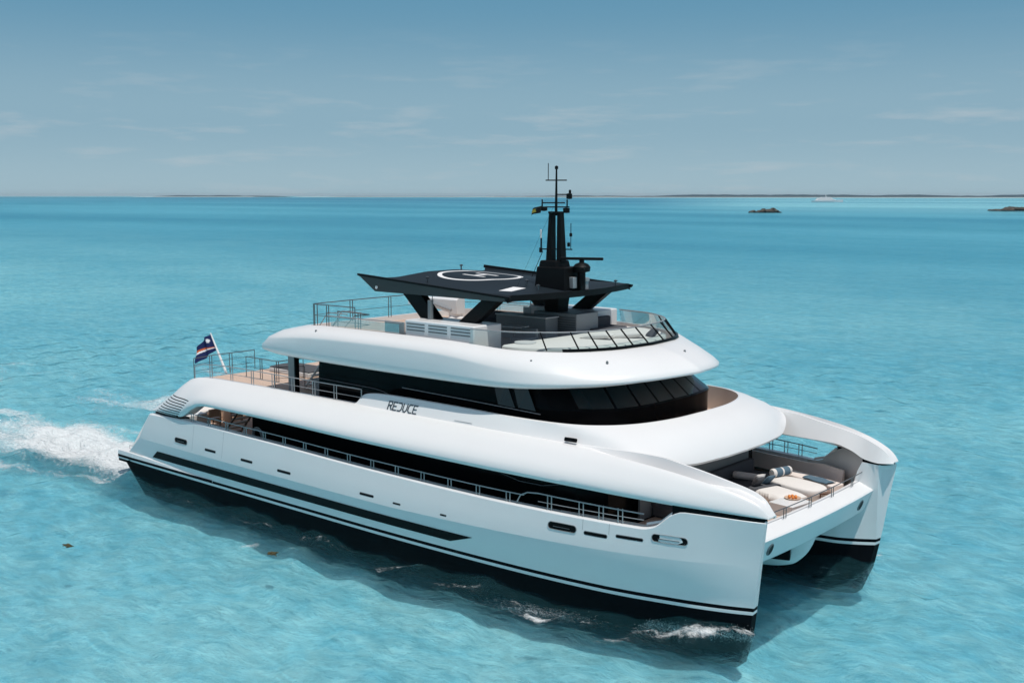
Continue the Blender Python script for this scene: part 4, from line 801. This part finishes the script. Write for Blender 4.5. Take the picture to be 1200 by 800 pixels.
# ------------------------------------------------------------------ guard rails
for sg in (1, -1):
    she = lambda x: (x, v1(T_she, x) * sg + .10 * sg, v1(T_shz, x))
    xs_ = linsp(-12.6, 8.3, 26); n = 15
    railing('deck_railing', [she(x) for x in xs_], .36, [(i + .5) / n for i in range(n)], mids=(), r=.022)
    arc = [(8.0, v1(T_she, 8) * sg + .1 * sg, 3.46), (8.15, v1(T_she, 8.15) * sg + .1 * sg, 3.72), (8.45, v1(T_she, 8.45) * sg + .1 * sg, 3.86)] + [(x, v1(T_she, x) * sg + .1 * sg, 3.9 - .02 * (x - 9)) for x in linsp(8.9, 12.9, 10)]
    mb = MB(); mb.tube(arc, .024); mb.tube([(x, y, 3.62) for x, y, z in arc[3:]], .013, 6); rl = mb.build('bow_railing', M['steel'], Y)
    for x in (9.3, 10.55, 11.3, 12.0):
        for o in (0, .16):
            p = she(x + o); mb = MB(); mb.tube([p, (p[0], p[1], 3.88)], .02, 8); mb.build('stanchion', M['steel'], rl)
    ud = lambda x: (x, (v1(T_yr, x) + .22) * sg, v1(T_zt, x) - .02)
    railing('upper_railing', [ud(x) for x in linsp(-13.3, -1.5, 22)], .62, [0, .1, .235, .37, .5, .62, .74, .86, 1], mids=(.45,), r=.022)
    railing('deck_cleat_rail', [(12.9, (v1(T_she, 12.9) + .3) * sg, 3.4), (13.4, (v1(T_she, 13.4) + .3) * sg, 3.55), (13.9, (v1(T_she, 13.9) + .3) * sg, 4.0)], .05, [0, 1], mids=(), r=.05, m='paint')
    railing('foot_rail', [(-12.9, -6.5 * sg, 2.5), (-9.8, -6.5 * sg, 2.5)], 1.05, [0, .3, .62, 1], mids=(.5,), gapw=0, m='darksteel', r=.018)
railing('aft_railing', [(-14.55, -5.0, 5.1), (-14.85, -3.6, 5.1), (-14.85, -1.2, 5.1)], 1.0, [0, .3, .62, 1], mids=(.35, .68), m='darksteel')
railing('aft_railing', [(-14.55, 5.0, 5.1), (-14.85, 3.6, 5.1), (-14.85, 1.2, 5.1)], 1.0, [0, .3, .62, 1], mids=(.35, .68), m='darksteel')
railing('stair_railing', [(-13.2, -2.9, 5.1), (-10.6, -2.9, 5.1), (-10.6, -1.4, 5.1)], 1.0, [0, .3, .62, 1], mids=(.5,), m='darksteel')
railing('stair_railing', [(-13.2, 2.9, 5.1), (-10.6, 2.9, 5.1), (-10.6, 1.4, 5.1)], 1.0, [0, .3, .62, 1], mids=(.5,), m='darksteel')
railing('far_edge_railing', [(-9.6, 4.9, 5.1), (-8.0, 5.1, 5.1)], 1.0, [0, 1], mids=(.5,), m='darksteel')
railing('sundeck_railing', [(-6.0, -4.35, 8.3), (-3.0, -4.55, 8.35)], .98, [0, .35, 1], mids=(.5,), m='darksteel')
railing('sundeck_railing', [(-6.05, -4.25, 8.3), (-6.2, -1.8, 8.3), (-6.2, .5, 8.3), (-6.2, 3.2, 8.3)], .98, [0.01, .3, .62, 1], mids=(.5,), m='darksteel')
railing('sundeck_railing', [(-6.0, 4.3, 8.3), (-3.6, 4.5, 8.35), (-1.0, 4.55, 8.35)], .98, [0.01, .5, 1], mids=(.5,), m='darksteel')
railing('stairwell_railing', [(-5.5, -3.4, 8.02), (-3.4, -3.4, 8.02), (-3.4, -4.2, 8.02)], .9, [0, .5, 1], mids=(.5,), m='darksteel')
mb = MB()
for dy in (0, .8): mb.tube([(-6.0, -4.2 + dy, 8.1), (-5.2, -4.2 + dy, 8.95), (-3.9, -4.2 + dy, 8.95)], .02); mb.tube([(-5.2, -4.2 + dy, 8.1), (-4.3, -4.2 + dy, 8.85)], .018)
mb.build('stair_handrail', M['steel'], Y)
railing('beam_railing', [(15.62 + .16 * (1 - (y / 4.6)**2), y, 3.31) for y in linsp(-4.55, 4.35, 13)], .36, [.06, .28, .48, .68, .88], mids=(), m='darksteel', r=.018)

# stairs: aft main deck up to the upper deck, and upper deck up to the sundeck
def stairs(name, x0, x1, z0, z1, y0, y1, n, m, parent=Y):
    mb = MB(); root = None
    for s in (y0, y1): mb.tube([(x0, s, z0), (x1, s, z1)], .05, 6)
    root = mb.build('staircase', M[m], parent)
    for k in range(n):
        t = (k + .5) / n; mb = MB(); mb.box((x0 + (x1 - x0) * t, (y0 + y1) / 2, z0 + (z1 - z0) * t), (.30, abs(y1 - y0), .05)); mb.build('tread', M[m if m != 'brown' else 'tan'], root, smooth=0)
    return root
for sg in (1, -1):
    stairs('staircase', -12.3, -9.9, 2.6, 4.9, -4.0 * sg, -5.0 * sg, 9, 'brown')
    stairs('staircase', -8.3, -5.9, 5.15, 7.6, -2.2 * sg, -3.1 * sg, 10, 'offwhite')
    box_part('stair_pillar', (-9.35, -3.9 * sg, 3.7), (.25, .25, 2.4), 'tan', bevel=.02)
railing('stair_guard', [(-9.0, -4.3, 5.1), (-8.2, -3.2, 5.1)], 1.05, [0, 1], mids=(.5,), m='darksteel')
box_part('stair_locker', (-6.2, -3.9, 5.5), (.5, .5, .8), 'grey', bevel=.02)
# transom bulwark across the stern cockpit and the white davit crane on the sundeck
box_part('stern_bulwark', (-17.35, 0, 2.75), (.25, 8.6, .7), 'white', bevel=.05)
mb = MB(); mb.lathe((-4.9, 3.55, 8.02), [(.42, 0), (.42, .1), (.3, .16), (.3, .45), (0, .46)], 20); cr = mb.build('deck_crane', M['white'], Y, smooth=40)
mb = MB(); secs = []
for t in linsp(0, 1, 14):
    x = -4.55 - 3.55 * t; h = .30 * (1 - t) + .10; zc = 8.70 + .20 * t; w = .3 - .1 * t
    secs.append([(x, 3.5 - w, zc - h), (x, 3.5 + w, zc - h), (x, 3.5 + w, zc + h * .75), (x, 3.5 + w * .4, zc + h), (x, 3.5 - w * .4, zc + h), (x, 3.5 - w, zc + h * .75)])
mb.loft(secs, cv=True, capa=True, capb=True); mb.box((-8.05, 3.5, 8.78), (.22, .2, .4)); mb.build('crane_jib', M['white'], cr, smooth=30, bevel=.02)
mb = MB(); mb.tube([(-4.9, 3.2, 8.5), (-6.3, 3.2, 8.78)], .07); mb.build('crane_ram', M['steel'], cr)

# ------------------------------------------------------------------ loose furniture on the decks
def cushion_mb(mb, L_, W_, H_, n=14, pw=.55, c=(0, 0, 0), mi=0):
    secs = []
    for i in range(n + 1):
        u = -1 + 2 * i / n; row = []
        for j in range(n + 1):
            v = -1 + 2 * j / n; e = max(0, (1 - abs(u)**6) * (1 - abs(v)**6))**pw; row.append((c[0] + u * L_ / 2, c[1] + v * W_ / 2, c[2] + H_ * (.35 + .65 * e)))
        secs.append(row)
    mb.loft(secs, mi=mi); mb.loft([[(x, y, c[2] + (0 if abs(x - c[0]) < L_ / 2 - 1e-6 and abs(y - c[1]) < W_ / 2 - 1e-6 else 0)) for x, y, z in r_] for r_ in secs], flip=True, mi=mi)
    e = [secs[0], [r_[-1] for r_ in secs], secs[-1][::-1], [r_[0] for r_ in secs][::-1]]
    for q in e: mb.loft([q, [(x, y, c[2]) for x, y, z in q]], mi=mi)
def pill(name, loc, L_, W_, H_, m, rz, label, cat, group=None, tilt=0):
    mb = MB(); n = 12; secs = []
    for i in range(n + 1):
        u = -1 + 2 * i / n; a = [(u * L_ / 2, v * W_ / 2, H_ * .5 * max(0, (1 - u**4) * (1 - v**4))**.6) for v in [-1 + 2 * j / n for j in range(n + 1)]]
        secs.append(a)
    mb.loft(secs); mb.loft([[(x, y, -z) for x, y, z in r_] for r_ in secs]); o = mb.build(name, M[m], smooth=60)
    o.location = loc; o.rotation_euler = (0, tilt, rz); return tag(o, label, cat, group)
def bolster(loc, L_, r_, rz, m, label, group=None):
    mb = MB(); mb.lathe((0, 0, 0), [(0, -L_ / 2), (r_ * .8, -L_ / 2), (r_, -L_ / 2 + .05), (r_, L_ / 2 - .05), (r_ * .8, L_ / 2), (0, L_ / 2)], 20, axis='X')
    for s in (-1, 1): mb.lathe((0, 0, 0), [(r_ * 1.012, s * L_ * .2 - L_ * .16), (r_ * 1.012, s * L_ * .2 + L_ * .16)], 20, axis='X', mi=1 if m == 'stripe' else 0)
    o = mb.build('bolster', [M['cushion'], M['bluefab']], smooth=50); o.location = loc; o.rotation_euler = (0, 0, rz); return tag(o, label, 'bolster', group)
def legs(root, pts, h, r_=.03, m='darksteel'):
    for x, y in pts: mb = MB(); mb.tube([(x, y, 0), (x, y, h)], r_, 8); mb.build('leg', M[m], root)

FD = 2.70                                                             # foredeck level
t = empty('sun_lounger', (13.3, 1.62, FD), R(-17), 'white foredeck lounger whose head half is draped in charcoal, scatter cushions on it', 'lounger')
mb = MB(); mb.box((0, 0, .13), (2.3, 1.3, .22)); mb.build('base', M['offwhite'], t, smooth=30, bevel=.04)
mb = MB(); cushion_mb(mb, 2.32, 1.32, .22, c=(0, 0, .24)); mb.build('mattress', M['cushion'], t, smooth=50)
mb = MB(); secs = []
for x in linsp(-1.22, -.18, 9): secs.append([(x, y * .5, z + .006 * math.sin(9 * x + 3 * y)) for y, z in ((-1.38, .05), (-1.36, .40), (-1.28, .47), (-.6, .485), (0, .488), (.6, .485), (1.28, .47), (1.36, .40), (1.38, .05))])
mb.loft(secs); mb.loft([[(-1.2, p[1], .02) for p in secs[0]], secs[0]]); mb.build('drape', M['greyfab'], t, smooth=50, solid=.012)
mb = MB(); secs = []
for k, y in enumerate(linsp(.05, .55, 12)): secs.append([(x, -.66 - .018 * math.sin(k * 1.9) - .006, z) for x, z in ((.05 + .5 * k / 11, .47), (.05 + .5 * k / 11, .16))])
mb.loft(secs); mb.build('throw', M['cushion'], t, smooth=50, solid=.012)
pill('scatter_cushion', (12.80, 1.50, FD + .66), .46, .46, .17, 'greyfab', R(-15), 'charcoal scatter cushion lying on the charcoal draped foredeck lounger', 'cushion', 'cushions on the draped lounger', R(-50))
pill('scatter_cushion', (12.66, 1.80, FD + .68), .46, .46, .17, 'cushion', R(-18), 'pale grey scatter cushion standing behind the charcoal one on the draped lounger', 'cushion', 'cushions on the draped lounger', R(-55))
pill('scatter_cushion', (12.94, 2.04, FD + .65), .5, .42, .16, 'bluefab', R(-12), 'slate blue scatter cushion on the far side of the draped lounger', 'cushion', 'cushions on the draped lounger', R(-45))
t = empty('day_bed', (13.7, 2.95, FD), R(-14), 'plain white rounded day bed on the foredeck beside the far bulwark', 'day bed')
def stadium(L_, W_, k=1., n=40):
    P = []
    for q in range(n):
        a = 2 * math.pi * q / n; c, s_ = math.cos(a), math.sin(a); P.append((math.copysign(abs(c)**.55, c) * L_ / 2 * k, math.copysign(abs(s_)**.7, s_) * W_ / 2 * k))
    return P
mb = MB(); mb.loft([[(x, y, z) for x, y in stadium(2.3, 1.25, k)] for k, z in ((.93, .02), (.96, .12), (.97, .2))], cv=True, capa=True, capb=True); mb.build('base', M['offwhite'], t, smooth=50)
mb = MB(); mb.loft([[(x, y, z) for x, y in stadium(2.3, 1.25, k)] for k, z in ((.97, .2), (1, .26), (1.0, .40), (.985, .45), (.93, .48), (.6, .5), (.05, .505))], cv=True, capb=True); mb.build('mattress', M['cushion'], t, smooth=60)
bolster((12.72, 3.45, FD + .66), 1.0, .17, R(74), 'stripe', 'white and slate striped bolster at the head of the plain day bed')
mb = MB(); secs = []
for i in range(14):
    x = -.6 + 1.2 * i / 13; secs.append([(x, y, .02 + .05 * (1 - (y / .3)**4) + .012 * math.sin(7 * x + 9 * y)) for y in linsp(-.28, .28, 9)])
mb.loft(secs); o = mb.build('beach_towel', M['bluefab'], smooth=60, solid=.02); o.location = (14.05, 4.0, FD + .42); o.rotation_euler = (0, 0, R(-16)); tag(o, 'slate blue towel spread along the far side bench beyond the plain day bed', 'towel')
box_part('side_bench', (13.6, 4.3, FD + .2), (2.6, .7, .42), 'taupe', bevel=.05, rz=R(-16))
t = empty('coffee_table', (14.62, .55, FD), R(-8), 'low square white coffee table on the foredeck behind the bow rail', 'table')
mb = MB(); mb.box((0, 0, .2), (.95, 1.15, .38)); mb.build('plinth', M['white'], t, smooth=30, bevel=.02)
mb = MB(); mb.box((0, 0, .41), (1.0, 1.2, .04)); mb.build('top', M['white'], t, smooth=30, bevel=.01)
t = empty('fruit_tray', (14.5, .95, FD + .43), 0, 'small tray of orange fruit on the white coffee table', 'tray')
mb = MB(); mb.lathe((0, 0, 0), [(0, .005), (.26, .005), (.3, .05), (.28, .05), (.25, .02), (0, .02)], 24); mb.build('tray', M['tan'], t, smooth=50)
for k in range(6):
    a = k * 1.05; mb = MB(); mb.lathe((.13 * math.cos(a), .13 * math.sin(a), .075), [(0, -.055), (.04, -.04), (.055, 0), (.04, .04), (0, .055)], 12); mb.build('orange', M['orange'], t, smooth=60)
t = empty('side_stool', (14.95, 2.75, FD), R(20), 'small brown wooden stool by the bow rail near the far bulwark', 'stool')
mb = MB(); mb.box((0, 0, .33), (.55, .28, .06)); mb.build('seat', M['brown'], t, smooth=30, bevel=.01); legs(t, ((-.2, -.1), (.2, -.1), (-.2, .1), (.2, .1)), .3, .025, 'brown')
t = empty('lounge_sofa', (11.62, .4, FD), 0, 'long dark sofa in the shade under the foredeck hood', 'sofa')
mb = MB(); mb.box((0, 0, .22), (1.0, 7.0, .40)); mb.build('seat', M['greyfab'], t, smooth=30, bevel=.06)
mb = MB(); mb.box((-.42, 0, .62), (.26, 7.0, .55)); mb.build('backrest', M['greyfab'], t, smooth=30, bevel=.06)
bolster((12.0, 2.15, FD + .60), 1.15, .14, R(8), 'plain', 'plain pale bolster on the dark sofa under the foredeck hood')

SD = 8.02                                                             # sundeck level
t = empty('corner_sofa', (4.55, 2.75, SD), 0, 'dark grey sofa on the sundeck between the drinks cabinet and the white sun pad', 'sofa')
mb = MB(); mb.box((.15, 0, .24), (.95, 1.9, .42)); mb.build('seat', M['greyfab'], t, smooth=30, bevel=.06)
mb = MB(); mb.box((-.38, 0, .58), (.26, 1.9, .5)); mb.build('backrest', M['greyfab'], t, smooth=30, bevel=.06)
t = empty('bench_sofa', (-.1, 1.0, SD), 0, 'dark bench sofa behind the bar under the black hardtop', 'sofa')
mb = MB(); mb.box((0, 0, .28), (1.9, .8, .5)); mb.build('seat', M['greyfab'], t, smooth=30, bevel=.06)
mb = MB(); mb.box((0, .4, .62), (1.9, .22, .55)); mb.build('backrest', M['greyfab'], t, smooth=30, bevel=.06)
for k, (x, y, rz, m, lab) in enumerate(((6.55, -.3, 15, 'cushion', 'white back cushion lying on the sun pad nearest the camera'), (7.25, .75, 35, 'cushion', 'white back cushion in the middle of the sun pad'), (7.75, 1.75, 60, 'greyfab', 'dark triangular back cushion on the sun pad near the windscreen'))):
    pill('back_cushion', (x, y, SD + .50), 1.35 if k < 2 else .5, .5, .24, m, R(rz), lab, 'cushion', 'cushions on the sundeck sun pad', R(-6 if k < 2 else -40))
def round_table(loc, r_, h, m, label, rect=False):
    t = empty('side_table', loc, R(12), label, 'table', 'small tables on the sundeck')
    mb = MB()
    if rect: mb.box((0, 0, h), (r_ * 2.4, r_ * 1.4, .04))
    else: mb.lathe((0, 0, 0), [(0, h - .02), (r_, h - .02), (r_, h + .02), (0, h + .02)], 28)
    mb.build('top', M[m], t, smooth=30)
    mb = MB(); mb.lathe((0, 0, 0), [(.2, 0), (.2, .02), (.04, .05), (.04, h - .02)], 14); mb.build('pedestal', M['darksteel'], t)
round_table((5.25, -3.15, SD), .42, .42, 'offwhite', 'round pale side table behind the sundeck glass')
round_table((3.05, -1.3, SD), .45, .70, 'offwhite', 'oblong pale table in front of the bar', True)
for k, x in enumerate((1.6, 2.35, 3.1)):
    t = empty('bar_stool', (x, 1.05 if k < 3 else 0, SD), 0, ['bar stool nearest the stern behind the grey bar', 'middle bar stool behind the grey bar', 'bar stool nearest the bow behind the grey bar'][k], 'stool', 'stools behind the bar')
    mb = MB(); mb.box((0, 0, .8), (.42, .4, .07)); mb.build('seat', M['offwhite'], t, smooth=30, bevel=.02)
    mb = MB(); mb.box((0, .2, 1.06), (.44, .05, .3)); mb.build('backrest', M['offwhite'], t, smooth=30, bevel=.02); legs(t, ((-.16, -.15), (.16, -.15), (-.16, .15), (.16, .15)), .77, .016)
t = empty('armchair', (4.2, -2.0, SD), 0, 'grey low armchair behind the sundeck side glass', 'armchair')
mb = MB(); mb.box((0, 0, .24), (.8, .8, .38)); mb.build('seat', M['midgrey'], t, smooth=30, bevel=.05); mb = MB(); mb.box((0, .36, .5), (.8, .14, .5)); mb.build('backrest', M['midgrey'], t, smooth=30, bevel=.04)

# stern cockpit, upper deck and life ring
t = empty('cockpit_sofa', (-16.3, -2.7, 2.5), 0, 'tan panelled sofa with white cushions in the stern cockpit', 'sofa')
mb = MB(); mb.box((0, 0, .28), (1.2, 3.2, .5)); mb.build('base', M['tan'], t, smooth=0, bevel=.02)
mb = MB(); cushion_mb(mb, 1.1, 3.1, .18, c=(.05, 0, .53)); mb.build('seat_cushion', M['cushion'], t, smooth=50)
mb = MB(); mb.box((-.52, 0, .85), (.2, 3.2, .6)); mb.build('backrest', M['cushion'], t, smooth=30, bevel=.05)
for k, (x, y) in enumerate(((-14.9, -3.9), (-14.9, -2.6))):
    t = empty('cockpit_chair', (x, y, 2.5), R(180), ['tan slatted chair nearer the camera in the stern cockpit', 'tan slatted chair farther from the camera in the stern cockpit'][k], 'chair', 'chairs in the stern cockpit')
    mb = MB(); mb.box((0, 0, .42), (.7, .7, .1)); mb.build('seat', M['cushion'], t, smooth=30, bevel=.03)
    mb = MB(); mb.box((-.33, 0, .72), (.06, .7, .42)); mb.build('backrest', M['tan'], t, smooth=30, bevel=.02)
    for s in (-1, 1): mb = MB(); mb.box((0, .35 * s, .38), (.7, .05, .6)); mb.build('armrest', M['tan'], t, smooth=30, bevel=.02)
    legs(t, ((-.3, -.3), (.3, -.3), (-.3, .3), (.3, .3)), .38, .03, 'tan')
t = empty('deck_lounge', (-12.1, -.4, 5.08), R(0), 'low grey upholstered lounge on the upper deck aft of the roof', 'lounge')
mb = MB(); mb.box((0, 0, .12), (3.2, 1.5, .22)); mb.build('base', M['offwhite'], t, smooth=30, bevel=.03)
mb = MB(); cushion_mb(mb, 3.15, 1.45, .16, c=(0, 0, .23)); mb.build('cushion', M['greyfab'], t, smooth=50)
t = empty('life_ring', (-8.6, -5.62, 3.18), 0, 'pale life ring hanging on the black cabin glass near the stern stairs', 'life ring')
mb = MB(); mb.tube([(.33 * math.cos(a), 0, .33 * math.sin(a)) for a in [2 * math.pi * k / 28 for k in range(28)]], .075, 10, closed=True); mb.build('ring', M['grey'], t, smooth=60)
mb = MB(); mb.tube([(.42 * math.cos(a), -.03, .42 * math.sin(a)) for a in [2 * math.pi * k / 28 for k in range(28)]], .01, 6, closed=True); mb.build('grab_line', M['offwhite'], t)
box_part('stern_seat_panel', (-14.95, -4.9, 2.9), (.9, 1.1, .8), 'white', bevel=.05)

# ensign on its raked staff at the stern, and a small courtesy flag on the mast
M['blue'] = mat('ensign_blue', (.012, .022, .09), .8, spec=.2); M['flagorange'] = mat('ensign_orange', (.62, .13, .04), .8, spec=.2); M['flagwhite'] = mat('ensign_white', (.78, .78, .80), .8, spec=.2)
t = empty('ensign', (-15.15, -2.75, 5.05), 0, 'blue ensign with orange and white diagonal drooping from the raked white stern staff', 'flag')
mb = MB(); mb.tube([(0, 0, 0), (-.62, 0, .95), (-1.28, 0, 1.95)], [.07, .055, .03]); mb.build('staff', M['paint'], t)
mb = MB(); nu, nv = 44, 30; V = []
for i in range(nu + 1):
    u = i / nu
    for j in range(nv + 1):
        v = j / nv; hx = -1.26 + .60 * (1 - v); hz = 1.92 - .95 * (1 - v)
        f = math.sin(u * 11 + v * 2.2) * .11 * u**.6 + math.sin(u * 5 - v * 3) * .07 * u
        V.append((hx - .80 * u - .12 * u * (1 - v) + .6 * f, f * 1.3 - .62 * u, hz - .50 * u - .45 * u * u + .03 * math.sin(9 * u + 4 * v) - .22 * u * (v - .5)))
F = []; mi = []
for i in range(nu):
    for j in range(nv):
        u, v = (i + .5) / nu, (j + .5) / nv; a = i * (nv + 1) + j; F.append((a, a + nv + 1, a + nv + 2, a + 1))
        c = .12 + .62 * u; w = .03 + .13 * u; du, dv = (u - .22) * 1.5, v - .74; rr_ = math.hypot(du, dv); st = .13 * (.55 + .45 * abs(math.cos(6 * math.atan2(dv, du))))
        mi.append(2 if rr_ < st else 1 if 0 <= v - c < w else 2 if -w <= v - c < 0 else 0)
mb.v = V; mb.f = F; mb.m = mi; o = mb.build('flag_cloth', [M['blue'], M['flagorange'], M['flagwhite']], t, smooth=80, solid=.006); o.scale = (.86, .86, .86); o.location = (-.17, 0, .26)
M['yellow'] = mat('flag_yellow', (.55, .38, .05), .8); M['flagblack'] = mat('flag_black', (.012, .012, .012), .8)
mb = MB(); V = []; F = []; mi = []
for i in range(13):
    for j in range(9): u, v = i / 12, j / 8; V.append((-.55 * u, .10 * math.sin(7 * u + v), -.12 * u - .28 * (1 - v) * (1 - .25 * u) - .1 * u * u))
for i in range(12):
    for j in range(8): a = i * 9 + j; F.append((a, a + 9, a + 10, a + 1)); mi.append(0 if 2 <= j <= 5 and i > 4 else 1)
mb.v = V; mb.f = F; mb.m = mi; o = mb.build('courtesy_flag', [M['yellow'], M['flagblack']], smooth=80, solid=.006); o.location = (3.58, -.25, 13.6); tag(o, 'tiny yellow and black flag flying from the mast yard', 'flag')

# ------------------------------------------------------------------ distant white ship, floating weed and bow spray
t = empty('motor_ship', (-1065, 2275, 0), math.atan2(46, 52), 'distant white motor ship lying on the pale shallows below the far shore', 'ship')
mb = MB(); secs = []
for x, w, zt in ((-34, 5, 3.6), (-30, 5.6, 3.6), (0, 5.8, 3.8), (18, 5.2, 4.4), (28, 3, 5.2), (35.5, .15, 6)): secs.append([(x - (1.5 if x > 30 else 0), -w * .8, -1), (x, -w, zt), (x, w, zt), (x - (1.5 if x > 30 else 0), w * .8, -1)])
mb.loft(secs, cv=True, capa=True, capb=True); mb.build('hull', M['white'], t, smooth=30)
for (x, L_, w, z, h) in ((-4, 46, 10, 5.0, 2.6), (-6, 36, 9, 7.6, 2.6), (-4, 24, 8, 10.0, 2.3)):
    mb = MB(); mb.box((x, 0, z), (L_, w, h), taper=.86); dk = mb.build('deckhouse', M['white'], t, smooth=0)
    mb = MB(); mb.box((x, 0, z + .1), (L_ * .8, w * .94, h * .2)); mb.build('window_band', M['midgrey'], dk, smooth=0)
mb = MB(); mb.tube([(-3, 0, 11), (-4, 0, 17)], [1.0, .35]); mb.build('mast', M['white'], t)
M['weed'] = mat('floating_sargassum', (.07, .06, .025), .9, vary=.3)
for k, (x, y, L_, lab) in enumerate(((-9.0, -14.6, .28, 'small brown clump of seaweed floating in open water far from the hull'), (-2.1, -9.8, .34, 'brown clump of seaweed floating close to the black hull amidships'))):
    mb = MB()
    for q in range(34):
        a, d_ = rng.uniform(0, 6.28), rng.uniform(0, L_ / 2); p = Vector((d_ * math.cos(a) * 1.3, d_ * math.sin(a) * .5, .10 + rng.uniform(0, .05))); b = rng.uniform(0, 6.28); e = Vector((math.cos(b), math.sin(b), rng.uniform(-.2, .3))) * rng.uniform(.08, .2); mb.tube([p, p + e * .5 + Vector((0, 0, .02)), p + e], [.02, .028, .006], 5)
    o = mb.build('seaweed', M['weed'], smooth=60); o.location = (x, y, 0); tag(o, lab, 'seaweed')
mb = MB(); M['spray'] = mat('white_spray', (.85, .87, .88), .6)
def drop(p, r_):
    a = rng.uniform(0, 6.28); V = [p + Vector((r_ * math.cos(a + k * 2.09), r_ * math.sin(a + k * 2.09), -r_ * .4)) for k in range(3)] + [p + Vector((0, 0, r_))]
    mb.add(V, [(0, 1, 3), (1, 2, 3), (2, 0, 3), (0, 2, 1)])
for sg in (1, -1):
    for q in range(2200):
        x = rng.uniform(12.9, 16.3); hw = np.interp(x, [11.2, 14.1, 15.5, 16.2], [6.05, 5.4, 4.95, 4.75]); s = abs(rng.normal()); k = (16.6 - x) / 3.6
        drop(Vector((x, -sg * (hw + .12 + .45 * s * (.3 + k)), abs(rng.normal()) * .16 * (1.2 - .7 * k) + .05)), rng.uniform(.004, .011))
    for q in range(900):
        x = rng.normal() * .9 + 9.7; drop(Vector((x, -sg * (np.interp(x, [7.7, 11.2], [6.45, 6.05]) + 1.55 + rng.normal() * .18 + (9.9 - x) * .2), .12 + abs(rng.normal()) * .10)), rng.uniform(.004, .010))
    for q in range(700):
        x = -18.2 - abs(rng.normal()) * 3; drop(Vector((x, -sg * (5 + rng.normal() * 1.1), .1 + abs(rng.normal()) * .12)), rng.uniform(.01, .03))
o = mb.build('sea_spray', M['spray'], smooth=0, recalc=False); tag(o, kind='stuff')

# ------------------------------------------------------------------ a little sea haze over the whole scene
mb = MB(); mb.box((0, 0, 28), (90000, 90000, 72)); hz_m = bpy.data.materials.new('sea_haze'); hz_m.use_nodes = True; nt = hz_m.node_tree; nt.nodes.clear()
o_ = nt.nodes.new('ShaderNodeOutputMaterial'); pv = nt.nodes.new('ShaderNodeVolumePrincipled'); pv.inputs['Density'].default_value = HAZE_DENSITY; pv.inputs['Color'].default_value = (.80, .93, 1.0, 1); pv.inputs['Anisotropy'].default_value = .2
nt.links.new(pv.outputs[0], o_.inputs['Volume']); hzo = mb.build('haze', hz_m, smooth=0); tag(hzo, kind='stuff')
